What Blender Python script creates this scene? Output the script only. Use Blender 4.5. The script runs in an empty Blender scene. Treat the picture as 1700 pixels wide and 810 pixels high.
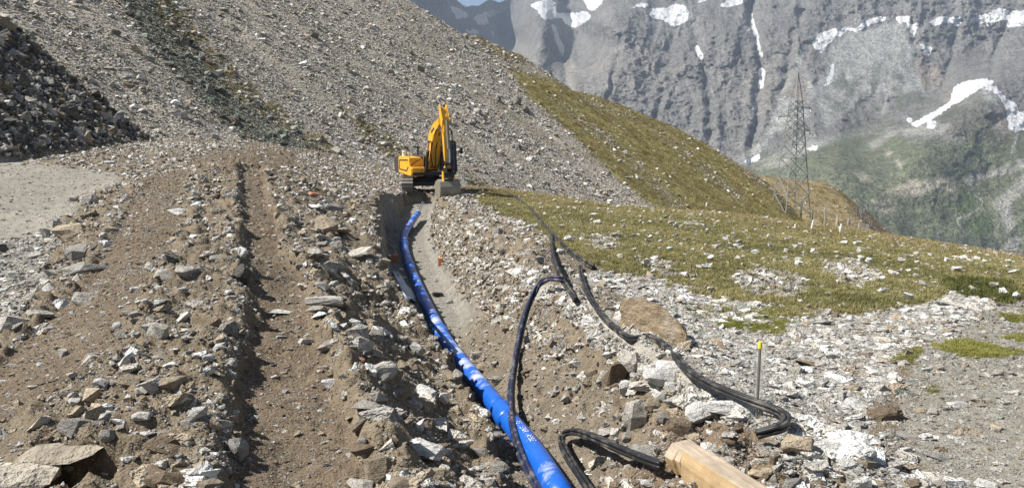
import bpy, bmesh, math, random
import numpy as np
from mathutils import Vector, Matrix, Euler, Quaternion

# ------------------------------------------------------------------ camera, sky, sun, exposure
SC = bpy.context.scene
COL = SC.collection
F, CX, CY = 1300.0, 850.0, 405.0            # focal length and centre of the 1700 x 810 photograph
PITCH = math.atan(205.0 / 1300.0)           # eye level sits 205 px above the picture centre
cam_data = bpy.data.cameras.new("camera")
cam_data.sensor_width = 36.0
cam_data.sensor_fit = 'HORIZONTAL'
cam_data.lens = 36.0 * F / 1700.0
cam_data.clip_start = 0.1
cam_data.clip_end = 60000.0
cam = bpy.data.objects.new("camera", cam_data)
COL.objects.link(cam)
cam.location = (0, 0, 0)                    # all heights below are measured from the eye
cam.rotation_euler = (math.pi / 2 - PITCH, 0, 0)
SC.camera = cam

SUN_EL, SUN_AZ = math.radians(50), math.radians(-92)   # azimuth from +Y, negative = to the left
sun_vec = Vector((math.sin(SUN_AZ) * math.cos(SUN_EL), math.cos(SUN_AZ) * math.cos(SUN_EL), math.sin(SUN_EL)))
world = bpy.data.worlds.new("World")
SC.world = world
world.use_nodes = True
wn, wl = world.node_tree.nodes, world.node_tree.links
wn.clear()
w_out = wn.new('ShaderNodeOutputWorld')
w_bg = wn.new('ShaderNodeBackground')
w_sky = wn.new('ShaderNodeTexSky')
w_sky.sky_type = 'NISHITA'
w_sky.sun_disc = False
w_sky.sun_elevation = SUN_EL
w_sky.sun_rotation = SUN_AZ
w_sky.altitude = 2400
w_sky.air_density = 1.0
w_sky.dust_density = 0.6
w_co = wn.new('ShaderNodeTexCoord')
w_map = wn.new('ShaderNodeMapping')
w_map.inputs['Scale'].default_value = (3.0, 3.0, 9.0)
w_map.inputs['Location'].default_value = (0.35, 0.1, 0.2)
w_no = wn.new('ShaderNodeTexNoise')
w_no.inputs['Scale'].default_value = 1.7
w_no.inputs['Detail'].default_value = 7
w_rmp = wn.new('ShaderNodeMapRange')
w_rmp.inputs['From Min'].default_value = 0.53
w_rmp.inputs['From Max'].default_value = 0.66
w_mix = wn.new('ShaderNodeMix')
w_mix.data_type = 'RGBA'
w_mix.inputs['B'].default_value = (8.5, 8.8, 9.2, 1)
wl.new(w_co.outputs['Generated'], w_map.inputs['Vector'])
wl.new(w_map.outputs['Vector'], w_no.inputs['Vector'])
wl.new(w_no.outputs['Fac'], w_rmp.inputs['Value'])
wl.new(w_rmp.outputs['Result'], w_mix.inputs['Factor'])
wl.new(w_sky.outputs['Color'], w_mix.inputs['A'])
wl.new(w_mix.outputs['Result'], w_bg.inputs['Color'])
w_bg.inputs['Strength'].default_value = 0.05
wl.new(w_bg.outputs['Background'], w_out.inputs['Surface'])

sun_data = bpy.data.lights.new("sun", 'SUN')
sun_data.energy = 4.8
sun_data.angle = math.radians(0.53)
sun_data.color = (1.0, 0.965, 0.91)
sun_ob = bpy.data.objects.new("sun", sun_data)
COL.objects.link(sun_ob)
sun_ob.rotation_euler = (-sun_vec).to_track_quat('-Z', 'Y').to_euler()

vs = SC.view_settings
vs.view_transform = 'Standard'
vs.look = 'None'
vs.exposure = 0.93
vs.gamma = 1.0
vs.use_curve_mapping = False
SC.cycles.volume_bounces = 0
SC.cycles.max_bounces = 6
SC.cycles.use_denoising = True

random.seed(7)
RNG = np.random.default_rng(11)
SP, CP = math.sin(PITCH), math.cos(PITCH)

# ------------------------------------------------------------------ picture geometry helpers
def ray(px, py):
    u = (np.asarray(px, float) - CX) / F
    v = (CY - np.asarray(py, float)) / F
    return u, CP + v * SP, -SP + v * CP

def G(px, py, z):                            # point of the level plane z seen at a pixel
    dx, dy, dz = ray(px, py)
    t = z / dz
    return float(dx * t), float(dy * t)

def P(px, py, Y):                            # point at forward distance Y seen at a pixel
    dx, dy, dz = ray(px, py)
    t = Y / dy
    return Vector((float(dx * t), float(Y), float(dz * t)))

def project(x, y, z):
    f = y * CP - z * SP
    f = np.where(f < 0.05, 0.05, f)
    return CX + F * x / f, CY - F * (y * SP + z * CP) / f

# ------------------------------------------------------------------ numpy noise
_perm = np.random.default_rng(3).permutation(4096).astype(np.int64)
_gang = np.random.default_rng(4).random(4096) * 2 * np.pi
_gx, _gy = np.cos(_gang), np.sin(_gang)
_rnd = np.random.default_rng(5).random((4096, 3))

def _h(ix, iy):
    return _perm[(_perm[ix & 4095] + iy) & 4095]

def perlin(x, y):
    ix = np.floor(x).astype(np.int64); iy = np.floor(y).astype(np.int64)
    fx, fy = x - ix, y - iy
    u = fx * fx * fx * (fx * (fx * 6 - 15) + 10); v = fy * fy * fy * (fy * (fy * 6 - 15) + 10)
    def g(a, b):
        h = _h(ix + a, iy + b)
        return _gx[h] * (fx - a) + _gy[h] * (fy - b)
    n0 = g(0, 0) * (1 - u) + g(1, 0) * u
    n1 = g(0, 1) * (1 - u) + g(1, 1) * u
    return (n0 * (1 - v) + n1 * v) * 1.45

def fbm(x, y, octv=4, gain=0.5, lac=2.03):
    a, s, t = 1.0, 0.0, 0.0
    for i in range(octv):
        s = s + a * perlin(x + 17.3 * i, y - 9.1 * i); t += a
        a *= gain; x = x * lac; y = y * lac
    return s / t

def ridged(x, y, octv=5, gain=0.5, lac=2.07):
    a, s, t = 1.0, 0.0, 0.0
    w = 1.0
    for i in range(octv):
        n = 1 - np.abs(perlin(x + 31.7 * i, y + 5.3 * i)) * 1.6
        n = np.clip(n, 0, 1) ** 2 * w
        s = s + a * n; t += a
        w = np.clip(n * 1.6, 0, 1)
        a *= gain; x = x * lac; y = y * lac
    return s / t

def worley(x, y):
    ix = np.floor(x).astype(np.int64); iy = np.floor(y).astype(np.int64)
    best = np.full(x.shape, 9.0); bid = np.zeros(x.shape, np.int64); sec = np.full(x.shape, 9.0)
    for a in (-1, 0, 1):
        for b in (-1, 0, 1):
            h = _h(ix + a, iy + b)
            d = np.hypot(ix + a + _rnd[h, 0] - x, iy + b + _rnd[h, 1] - y)
            m = d < best
            sec = np.where(m, best, np.minimum(sec, d))
            best = np.where(m, d, best); bid = np.where(m, h, bid)
    return best, sec, _rnd[bid, 2]

def smooth(a, b, x):
    t = np.clip((x - a) / (b - a), 0, 1)
    return t * t * (3 - 2 * t)

# ------------------------------------------------------------------ polygon masks (albedo zones and scatter zones)
MX0, MX1, MY0, MY1, MS = -600, 2300, -300, 1300, 2
def raster(poly):
    W, Hh = (MX1 - MX0) // MS, (MY1 - MY0) // MS
    xs = MX0 + MS * (np.arange(W) + 0.5); ys = MY0 + MS * (np.arange(Hh) + 0.5)
    out = np.zeros((Hh, W), bool)
    p = np.array(poly, float)
    y0, y1 = p[:, 1].min(), p[:, 1].max()
    for j in np.nonzero((ys > y0) & (ys < y1))[0]:
        y = ys[j]; cr = []
        for k in range(len(p)):
            a, b = p[k], p[(k + 1) % len(p)]
            if (a[1] > y) != (b[1] > y):
                cr.append(a[0] + (y - a[1]) / (b[1] - a[1]) * (b[0] - a[0]))
        cr.sort()
        for k in range(0, len(cr) - 1, 2):
            out[j, (xs >= cr[k]) & (xs < cr[k + 1])] = True
    return out

def blur(m, n):
    m = m.astype(np.float32)
    for _ in range(n):
        m = (np.roll(m, 1, 0) + np.roll(m, -1, 0) + 2 * m) / 4
        m = (np.roll(m, 1, 1) + np.roll(m, -1, 1) + 2 * m) / 4
    return m

def mask(polys, soft=4):
    m = np.zeros(((MY1 - MY0) // MS, (MX1 - MX0) // MS), bool)
    for p in polys:
        m |= raster(p)
    return blur(m, soft)

def look(m, px, py):
    fx = np.clip((px - MX0) / MS - 0.5, 0, m.shape[1] - 1.001); fy = np.clip((py - MY0) / MS - 0.5, 0, m.shape[0] - 1.001)
    i, j = fx.astype(int), fy.astype(int)
    a, b = fx - i, fy - j
    return (m[j, i] * (1 - a) + m[j, i + 1] * a) * (1 - b) + (m[j + 1, i] * (1 - a) + m[j + 1, i + 1] * a) * b

# ------------------------------------------------------------------ terrain heights
ctrl_px = [
 # right wheel lane
 (510,830,-2.4),(495,720,-2.4),(480,620,-2.36),(470,520,-2.28),(445,420,-2.08),(428,350,-1.94),(420,300,-1.8),(420,275,-1.62),
 # left wheel lane
 (50,640,-2.4),(110,550,-2.32),(195,455,-2.2),(240,380,-2.02),(262,320,-1.86),(285,285,-1.68),
 # stony middle strip
 (240,810,-2.3),(250,710,-2.2),(300,610,-2.15),(320,510,-2.05),(335,410,-1.88),(345,330,-1.7),(360,280,-1.52),
 # left edge of the made ground, then the yard below it
 (150,480,-2.24),(180,390,-2.08),(205,335,-1.96),(228,300,-1.85),
 (-30,830,-2.45),(-20,700,-2.45),(-40,600,-2.8),
 # rubble ridge beside the lane
 (485,300,-1.88),(515,360,-2.08),(535,430,-2.2),(560,500,-2.28),(585,570,-2.34),(605,650,-2.4),(630,740,-2.45),(650,830,-2.5),
 # bench left of the trench
 (585,345,-2.8),(600,400,-2.9),(612,460,-2.95),(640,530,-3.0),(690,600,-3.05),(715,660,-3.1),(750,720,-3.2),(790,800,-3.25),
 (560,300,-2.75),(620,316,-3.2),(650,300,-3.7),(690,317,-3.6),
 # excavator stand and trench end
 (710,316,-3.75),(760,313,-3.75),(720,330,-3.4),
 # crest of the bank right of the trench
 (745,345,-3.1),(790,370,-2.9),(840,410,-2.68),(890,460,-2.58),(950,515,-2.5),(1030,570,-2.48),(1100,625,-2.46),(1180,690,-2.46),(1270,740,-2.5),(1360,800,-2.5),
 (1000,830,-3.2),(1090,800,-2.95),(1180,830,-2.75),
 # stony path beyond
 (900,400,-2.85),(1000,470,-2.78),(1130,545,-2.78),(1260,620,-2.74),(1400,720,-2.66),(1560,800,-2.6),(1720,860,-2.55),
 (1660,520,-3.0),(1500,560,-2.86),(1400,540,-2.9),(1720,640,-2.75),(1560,500,-3.15),
 # meadow and its edge
 (900,350,-3.35),(1000,385,-3.3),(1200,410,-3.45),(1400,440,-3.6),(1600,462,-3.9),(1720,480,-3.9),
 (800,313,-3.7),(1000,341,-4.7),(1200,357,-5.5),(1350,381,-5.2),(1500,417,-5.1),(1720,443,-5.4),(2000,500,-5.3),(2000,700,-3.0),
]
ctrl = [(*G(a, b, z), z) for a, b, z in ctrl_px]
# yard plane on the left, rising away from the made ground
for px, py in [(0,520),(40,450),(0,420),(60,400),(100,345),(0,350),(0,300),(100,300),(150,310),(180,292),(-150,420),(-200,320),(0,275),(110,280)]:
    dx, dy, dz = ray(px, py)
    t = -3.86 / (dz - 0.12 * (-dx))
    ctrl.append((float(dx * t), float(dy * t), float(dz * t)))
# ground beyond the meadow edge drops away
for x, y, z in [(-6, 50, -3.9), (0, 52, -5.2), (0, 70, -9), (8, 60, -8.5), (20, 64, -12), (22, 52, -8.3), (28, 45, -8.2), (35, 60, -15), (45, 45, -12),
                (60, 90, -30), (10, 110, -16), (-8, 70, -5.5), (-25, 60, -2), (-14, 50, -2.0), (-11, 40, -1.75), (40, 130, -40), (-6, 45, -3.9),
                (90, 120, -50), (90, 180, -85), (150, 300, -160), (50, 300, -150), (0, 300, -120), (0, 160, -45), (200, 150, -110), (-80, 400, -150), (250, 350, -200), (70, 70, -26), (120, 90, -45),
                (-2, 2, -2.35), (0, 2.2, -2.6), (2, 2, -2.6), (-1.5, 3, -2.35), (0, 3.2, -2.7), (1.5, 3, -2.7), (-3.5, 2.6, -2.4), (3.5, 2.6, -2.55), (0, 1, -2.5), (-6, 3, -2.6), (6, 3, -2.5)]:
    ctrl.append((x, y, z))
ctrl = np.array(ctrl)

def warp(x, y):
    return 4.0 * np.arctan2(x, y), 4.0 * np.log(np.hypot(x, y) + 1e-6)
_cq = np.stack(warp(ctrl[:, 0], ctrl[:, 1]), 1)
def _ker(d2):
    return np.sqrt(d2 + 0.09)
_K = _ker(((_cq[:, None] - _cq[None]) ** 2).sum(-1))
_A = np.zeros((len(ctrl) + 3,) * 2)
_A[:len(ctrl), :len(ctrl)] = _K - np.eye(len(ctrl)) * 0.012 * 1.0
_A[:len(ctrl), -3:] = np.c_[np.ones(len(ctrl)), _cq]
_A[-3:, :len(ctrl)] = _A[:len(ctrl), -3:].T
_w = np.linalg.solve(_A, np.r_[ctrl[:, 2], 0, 0, 0])
def base_height(x, y):
    qx, qy = warp(x, y)
    out = _w[-3] + _w[-2] * qx + _w[-1] * qy
    for k in range(len(ctrl)):
        out = out + _w[k] * _ker((qx - _cq[k, 0]) ** 2 + (qy - _cq[k, 1]) ** 2)
    return out

def catmull(pts, n):
    pts = np.array(pts, float)
    p = np.vstack([2 * pts[0] - pts[1], pts, 2 * pts[-1] - pts[-2]])
    out = []
    for i in range(1, len(p) - 2):
        for t in np.linspace(0, 1, n, endpoint=False):
            a, b, c, d = p[i - 1], p[i], p[i + 1], p[i + 2]
            out.append(0.5 * ((2 * b) + (c - a) * t + (2 * a - 5 * b + 4 * c - d) * t * t + (3 * b - a - 3 * c + d) * t ** 3))
    out.append(p[-2])
    return np.array(out)

def polydist(x, y, line):
    """distance, signed side (+ = right of travel), parameter 0..n along a plan polyline"""
    best = np.full(x.shape, 1e9); side = np.zeros(x.shape); par = np.zeros(x.shape)
    for k in range(len(line) - 1):
        ax, ay = line[k][:2]; bx, by = line[k + 1][:2]
        ex, ey = bx - ax, by - ay
        L = ex * ex + ey * ey
        t = np.clip(((x - ax) * ex + (y - ay) * ey) / L, 0, 1)
        d = np.hypot(x - ax - t * ex, y - ay - t * ey)
        m = d < best
        best = np.where(m, d, best)
        side = np.where(m, np.sign((x - ax) * ey - (y - ay) * ex), side)
        par = np.where(m, k + t, par)
    return best, side, par

PIPE_D = 0.25
pipe_px = [(938,836,-3.30),(918,800,-3.36),(880,742,-3.5),(838,690,-3.62),(798,640,-3.74),(762,595,-3.86),(735,557,-3.95),(708,505,-4.1),(690,465,-4.18),(678,435,-4.2),(671,407,-4.18),(672,388,-4.1),(683,370,-4.0),(694,354,-3.9)]
pipe_pts = np.array([(*G(a, b, z), z) for a, b, z in pipe_px])
pipe_curve = catmull(pipe_pts, 8)
# trench centreline: a little to the right of the pipe far off, carried on to the end wall
tr_px = [(960,900,-3.35),(890,742,-3.6),(842,690,-3.74),(765,592,-3.98),(716,505,-4.22),(692,440,-4.32),(682,400,-4.3),(692,360,-4.2),(704,340,-4.1)]
tr_line = catmull(np.array([(*G(a, b, z), z) for a, b, z in tr_px]), 6)
lane1 = catmull([G(*c) for c in ctrl_px[0:8]], 4)
lane2 = catmull([G(*c) for c in ctrl_px[8:14]], 4)
ridge_line = catmull([G(*c) for c in ctrl_px[28:35]], 4)

def hillside(x, y):
    z = -24.2 - 0.528 * x + 0.282 * y
    a = (x * 0.47 + y * 0.88); b = (x * 0.88 - y * 0.47)      # along the contour, down the fall line
    z = z + 1.1 * fbm(a * 0.055, b * 0.016, 3) + 0.5 * fbm(a * 0.21 + 5, b * 0.05, 3)
    return z
# skyline of the slope, from the picture, laid on the slope plane
sky_px = [(-400,-600),(300,-260),(560,-75),(690,2),(760,46),(800,58),(860,82),(905,110),(950,140),(1000,155),(1060,180),(1110,198),(1170,232),(1230,268),(1275,292),(1310,330),(1340,372)]
sky_line = []
for px, py in sky_px:
    dx, dy, dz = ray(px, py)
    t = -24.2 / (dz + 0.528 * dx - 0.282 * dy)
    sky_line.append((float(dx * t), float(dy * t)))
sky_line = np.array(sky_line)

def tent(x, y, pts, slope_near, slope_far, rnd=2.0):
    """ridge through 3-D points, falling away on both sides"""
    p = catmull(pts, 6)
    d, s, t = polydist(x, y, p)
    i = np.clip(t.astype(int), 0, len(p) - 2); f = t - i
    zr = p[i, 2] * (1 - f) + p[i + 1, 2] * f
    dd = np.sqrt(d * d + rnd * rnd) - rnd
    return zr - dd * np.where(s > 0, slope_near, slope_far)

def ground_height(x, y):
    B = base_height(x, y)
    r = np.hypot(x, y)
    near = r < 60
    # wheel lanes
    xn, yn = x[near], y[near]
    z = B[near].copy()
    en = fbm(xn * 1.1, yn * 1.1, 4, 0.6) * 0.27
    lane = np.zeros(xn.shape)
    for ln, hw, dep in ((lane1, 0.36, 0.14), (lane2, 0.5, 0.06)):
        d, s, t = polydist(xn, yn, ln)
        if dep > 0.1: hw = 0.25 + 0.13 * smooth(9, 6, yn)
        dd = d + en - 0.10 * (s < 0) * (dep > 0.15)
        m = 1 - smooth(hw, hw + 0.2, dd)
        fade = smooth(0, 2, t) * 0 + 1
        z -= dep * m * fade
        # thrown-up edge on the side of the middle strip
        z += (0.07 if dep > 0.1 else 0.03) * np.exp(-((dd - hw - 0.28) / 0.16) ** 2)
        lane = np.maximum(lane, m)
    d, s, t = polydist(xn, yn, ridge_line)
    ridge = np.exp(-(d / 0.45) ** 2)
    z += 0.16 * ridge * (0.6 + fbm(xn * 1.1 + 4, yn * 1.1, 2))
    # roughness: clods and buried stones
    wet = np.zeros(xn.shape)
    d1, d2, id1 = worley(xn * 3.2, yn * 3.2)
    e1, e2, id2 = worley(xn * 8.5 + 3, yn * 8.5)
    clod = (np.clip(0.62 - d1, 0, 1) * (id1 - 0.25)) * 0.34 + (np.clip(0.6 - e1, 0, 1) * (id2 - 0.2)) * 0.13
    clod += fbm(xn * 0.9, yn * 0.9, 3) * 0.13 + fbm(xn * 5, yn * 5, 4, 0.6) * 0.075
    rn = r[near]
    az = np.arctan2(xn, yn)
    made = smooth(0.0, 1.0, (xn * 0.9 - 0) * 0 + 1)
    px, py = project(xn, yn, z)
    rough = 0.18 + 0.82 * look(M_ROUGH, px, py)
    rough = rough * (1 - 0.62 * lane)
    z += clod * rough
    # hollow under the overhanging slab
    cx_, cy_ = G(138, 800, -2.45)
    q = np.maximum(np.abs(xn - cx_) / 0.30, np.abs(yn - cy_ + 0.01) / 0.21) + 0.12 * fbm(xn * 6, yn * 6, 2)
    z -= 0.42 * (1 - smooth(0.75, 1.05, q))
    # trench
    d, s, t = polydist(xn, yn, tr_line)
    i = np.clip(t.astype(int), 0, len(tr_line) - 2); f = t - i
    zf = tr_line[i, 2] * (1 - f) + tr_line[i + 1, 2] * f
    over = np.hypot(xn - tr_line[-1, 0], yn - tr_line[-1, 1])
    wn_ = fbm(xn * 2.2 + 9, yn * 2.2, 3)
    L = np.clip(-s * d - (0.50 + 0.36 * smooth(10.5, 14, yn)) + wn_ * 0.24, 0, None)
    R = np.clip(s * d - (0.16 + 0.36 * smooth(13, 18, yn)) + wn_ * 0.20, 0, None)
    sl_r = 0.92 + 0.30 * smooth(17, 28, yn) - 0.12 * smooth(9, 7, yn)
    wall = zf + 0.02 * wn_ + np.where(s > 0, R * sl_r, np.minimum(L * 4.5, 6)) + (clod + 0.05 * fbm(xn * 3.1, yn * 3.1, 4, .6) + 0.05) * 0.95 * np.where(s > 0, smooth(0, .4, R), smooth(0, .2, L))
    endw = np.clip(over - 0.7 + wn_ * 0.15, 0, None) * (t > len(tr_line) - 1.02)
    wall = wall + endw * 1.5
    k = 0.05
    hmin = -k * np.logaddexp(-z / k, -wall / k)
    carve = smooth(0.03, 0.25, z - wall)
    z = hmin
    B[near] = z
    LANE = np.zeros(x.shape); LANE[near] = lane
    TR = np.zeros(x.shape); TR[near] = carve
    TD = np.full(x.shape, 9.0); TD[near] = s * d
    far = ~near
    B[far] += 0.25 * fbm(x[far] * 0.4, y[far] * 0.4, 3)
    # big slope with its skyline
    hs = hillside(x, y)
    farm = r > 35
    over = np.zeros(x.shape)
    d, s, t = polydist(x[farm], y[farm], sky_line)
    o = -s * d                                   # + beyond the skyline
    lump = fbm(x[farm] * .12, y[farm] * .12, 3) * 1.2
    fall = np.clip(o + 5.0, 0, None)
    hs[farm] -= np.minimum(0.035 * fall ** 2, fall * 0.9) - lump * 0.25 * np.exp(-(o / 12) ** 2)
    # dark steep spur on the left
    md = -1.9 + 0.9 * (-19.6 - x) + 0.0 * y
    md -= np.clip(y - 44.5 + (-19.5 - x) * 0.02, 0, None) ** 1.0 * 1.0
    md += 0.5 * fbm(x * 0.35, y * 0.35, 4)
    md = np.where((x < -14) & (r > 20) & (r < 90), md, -60)
    hz = np.maximum(hs, md)
    # pylon shoulder and the ridges behind it
    sp1 = tent(x, y, [tuple(P(a, b, Y)) for a, b, Y in [(1130,338,142),(1200,352,146),(1260,345,150),(1310,343,152),(1350,349,152),(1430,380,150),(1515,418,146),(1600,470,140)]], 0.16, 0.5, 1.5)
    sp2 = tent(x, y, [tuple(P(a, b, Y)) for a, b, Y in [(1230,292,250),(1290,296,255),(1335,299,260),(1375,306,262),(1420,338,262),(1480,384,260),(1530,420,255),(1600,470,250)]], 0.45, 0.6, 2)
    sp = np.maximum(sp1, sp2) + 0.5 * fbm(x * 0.12, y * 0.12, 4)
    sp = np.where(r > 100, sp, -80)
    z = np.maximum(np.maximum(B, hz), sp)
    k = 0.5
    soft = r > 40
    zz = k * np.logaddexp(np.logaddexp(B / k, hz / k), sp / k)
    z = np.where(soft, z + (zz - z) * smooth(40, 55, r), z)
    kind = np.where(z > B + 0.25, np.where(sp > hz, 3, np.where(md > hs, 2, 1)), 0)   # 0 ground 1 slope 2 spur 3 shoulder
    return z, kind, LANE, TR, TD

M_ROUGH = mask([
 [(60,900),(40,700),(110,600),(190,520),(260,440),(290,360),(310,270),(480,250),(560,330),(640,340),(640,440),(700,540),(760,640),(830,720),(860,830),(870,900)],
 [(-50,640),(0,520),(90,430),(110,350),(180,300),(230,290),(210,360),(160,450),(60,560)],
 [(880,440),(960,470),(1060,560),(1250,680),(1460,740),(1500,900),(1100,900),(1000,640),(900,540)],
 [(760,350),(860,380),(930,440),(880,460),(800,420)],
], 8)

AZ = np.radians(np.concatenate([np.linspace(-64, -44.2, 18), np.linspace(-44, 44, 764), np.linspace(44.2, 64, 18)]))
NR = 860
RR = np.exp(np.linspace(math.log(2.4), math.log(430), NR))
AA, RRR = np.meshgrid(AZ, RR, indexing='ij')          # [az, r]
GX, GY = np.sin(AA) * RRR, np.cos(AA) * RRR
_z, _k, _l, _t, _td = ground_height(GX.ravel(), GY.ravel())
GZ = _z.reshape(GX.shape); KIND = _k.reshape(GX.shape); LANE = _l.reshape(GX.shape); TREN = _t.reshape(GX.shape); TDIST = _td.reshape(GX.shape)
PX, PY = project(GX, GY, GZ)
SLOPE = GZ / RRR
VIS = SLOPE >= np.maximum.accumulate(SLOPE, axis=1) - 1e-4

def ground(x, y):
    a = np.arctan2(x, y); r = np.hypot(x, y)
    ia = np.clip(np.searchsorted(AZ, a) - 1, 0, len(AZ) - 2)
    fa = np.clip((a - AZ[ia]) / (AZ[ia + 1] - AZ[ia]), 0, 1)
    fr = np.clip((np.log(r) - math.log(RR[0])) / (math.log(RR[-1]) - math.log(RR[0])) * (NR - 1), 0, NR - 1.001)
    ir = fr.astype(int) if hasattr(fr, 'astype') else int(fr)
    fr = fr - ir
    return (GZ[ia, ir] * (1 - fr) + GZ[ia, ir + 1] * fr) * (1 - fa) + (GZ[ia + 1, ir] * (1 - fr) + GZ[ia + 1, ir + 1] * fr) * fa

def hit(px, py):
    """where the line of sight through a pixel meets the ground"""
    dx, dy, dz = (float(v) for v in ray(px, py))
    a = math.atan2(dx, dy); w = dz / math.hypot(dx, dy)
    ia = min(max(int(np.searchsorted(AZ, a)) - 1, 0), len(AZ) - 2)
    fa = (a - AZ[ia]) / (AZ[ia + 1] - AZ[ia])
    prof = GZ[ia] * (1 - fa) + GZ[ia + 1] * fa
    g = prof / RR - w
    k = int(np.argmax(g >= 0)) if (g >= 0).any() else NR - 1
    k = max(k, 1)
    t = 0 if g[k] == g[k - 1] else -g[k - 1] / (g[k] - g[k - 1])
    r = RR[k - 1] + (RR[k] - RR[k - 1]) * min(max(t, 0), 1)
    x, y = math.sin(a) * r, math.cos(a) * r
    return Vector((x, y, float(ground(x, y))))

# ------------------------------------------------------------------ materials
MATS = {}
class NT:
    def __init__(self, name):
        self.m = bpy.data.materials.new(name)
        self.m.use_nodes = True
        self.t = self.m.node_tree
        self.b = self.t.nodes['Principled BSDF']
        self.o = self.t.nodes['Material Output']
        MATS[name] = self.m
    def n(self, typ, **kw):
        nd = self.t.nodes.new(typ)
        for k, v in kw.items():
            if k in nd.inputs and not hasattr(nd, k):
                nd.inputs[k].default_value = v
            else:
                setattr(nd, k, v)
        return nd
    def l(self, a, b):
        self.t.links.new(a, b)
    def noise(self, scale, detail=5, rough=0.55, vec=None):
        nd = self.n('ShaderNodeTexNoise')
        nd.inputs['Scale'].default_value = scale; nd.inputs['Detail'].default_value = detail; nd.inputs['Roughness'].default_value = rough
        if vec is not None: self.l(vec, nd.inputs['Vector'])
        return nd.outputs['Fac']
    def ramp(self, fac, a, b, lo, hi):
        nd = self.n('ShaderNodeMapRange')
        nd.inputs['From Min'].default_value = a; nd.inputs['From Max'].default_value = b
        nd.inputs['To Min'].default_value = lo; nd.inputs['To Max'].default_value = hi
        self.l(fac, nd.inputs['Value'])
        return nd.outputs['Result']
    def mul(self, col, fac):
        nd = self.n('ShaderNodeMix'); nd.data_type = 'RGBA'; nd.blend_type = 'MULTIPLY'
        nd.inputs['Factor'].default_value = 1.0
        self.l(col, nd.inputs['A']); self.l(fac, nd.inputs['B'])
        return nd.outputs['Result']
    def mix(self, fac, a, b):
        nd = self.n('ShaderNodeMix'); nd.data_type = 'RGBA'
        for s, v in (('Factor', fac), ('A', a), ('B', b)):
            if isinstance(v, (tuple, float, int)): nd.inputs[s].default_value = v
            else: self.l(v, nd.inputs[s])
        return nd.outputs['Result']
    def bump(self, h, strength, dist, nrm=None):
        nd = self.n('ShaderNodeBump')
        nd.inputs['Strength'].default_value = strength; nd.inputs['Distance'].default_value = dist
        self.l(h, nd.inputs['Height'])
        if nrm is not None: self.l(nrm, nd.inputs['Normal'])
        return nd.outputs['Normal']
    def done(self, col=None, nrm=None, rough=0.9, metal=0.0, spec=0.3):
        if col is not None:
            if isinstance(col, tuple): self.b.inputs['Base Color'].default_value = col
            else: self.l(col, self.b.inputs['Base Color'])
        if nrm is not None: self.l(nrm, self.b.inputs['Normal'])
        if isinstance(rough, float): self.b.inputs['Roughness'].default_value = rough
        else: self.l(rough, self.b.inputs['Roughness'])
        self.b.inputs['Metallic'].default_value = metal
        self.b.inputs['Specular IOR Level'].default_value = spec
        return self.m
    def pos(self):
        return self.n('ShaderNodeNewGeometry').outputs['Position']
    def objco(self):
        return self.n('ShaderNodeTexCoord').outputs['Object']

def m_ground(name, s1, s2, bump_d):
    t = NT(name)
    p = t.pos()
    at = t.n('ShaderNodeAttribute', attribute_name='zone')
    n1 = t.noise(s1, 6, 0.75, p); n2 = t.noise(s2, 3, 0.7, p)
    vor = t.n('ShaderNodeTexVoronoi'); vor.inputs['Scale'].default_value = s2 * 1.1
    t.l(p, vor.inputs['Vector'])
    c = t.mul(at.outputs['Color'], t.ramp(n1, 0.3, 0.72, 0.62, 1.4))
    grit = t.ramp(t.noise(s2 * 2.6, 3, 0.6, p), 0.58, 0.68, 0.0, 1.0)
    at2 = t.n('ShaderNodeAttribute', attribute_name='grit')
    gm = t.n('ShaderNodeMath', operation='MULTIPLY'); t.l(grit, gm.inputs[0]); t.l(at2.outputs['Fac'], gm.inputs[1])
    c = t.mix(gm.outputs[0], c, (0.50, 0.47, 0.42, 1))
    b = t.bump(n1, 0.9, bump_d)
    b = t.bump(vor.outputs['Distance'], 0.55, bump_d * 0.5, b)
    b = t.bump(n2, 0.8, bump_d * 0.5, b)
    return t.done(c, b, 0.95, 0, 0.12)
m_ground('ground_mat', 7.0, 38.0, 0.035)
m_ground('slope_mat', 0.9, 3.2, 0.25)

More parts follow.
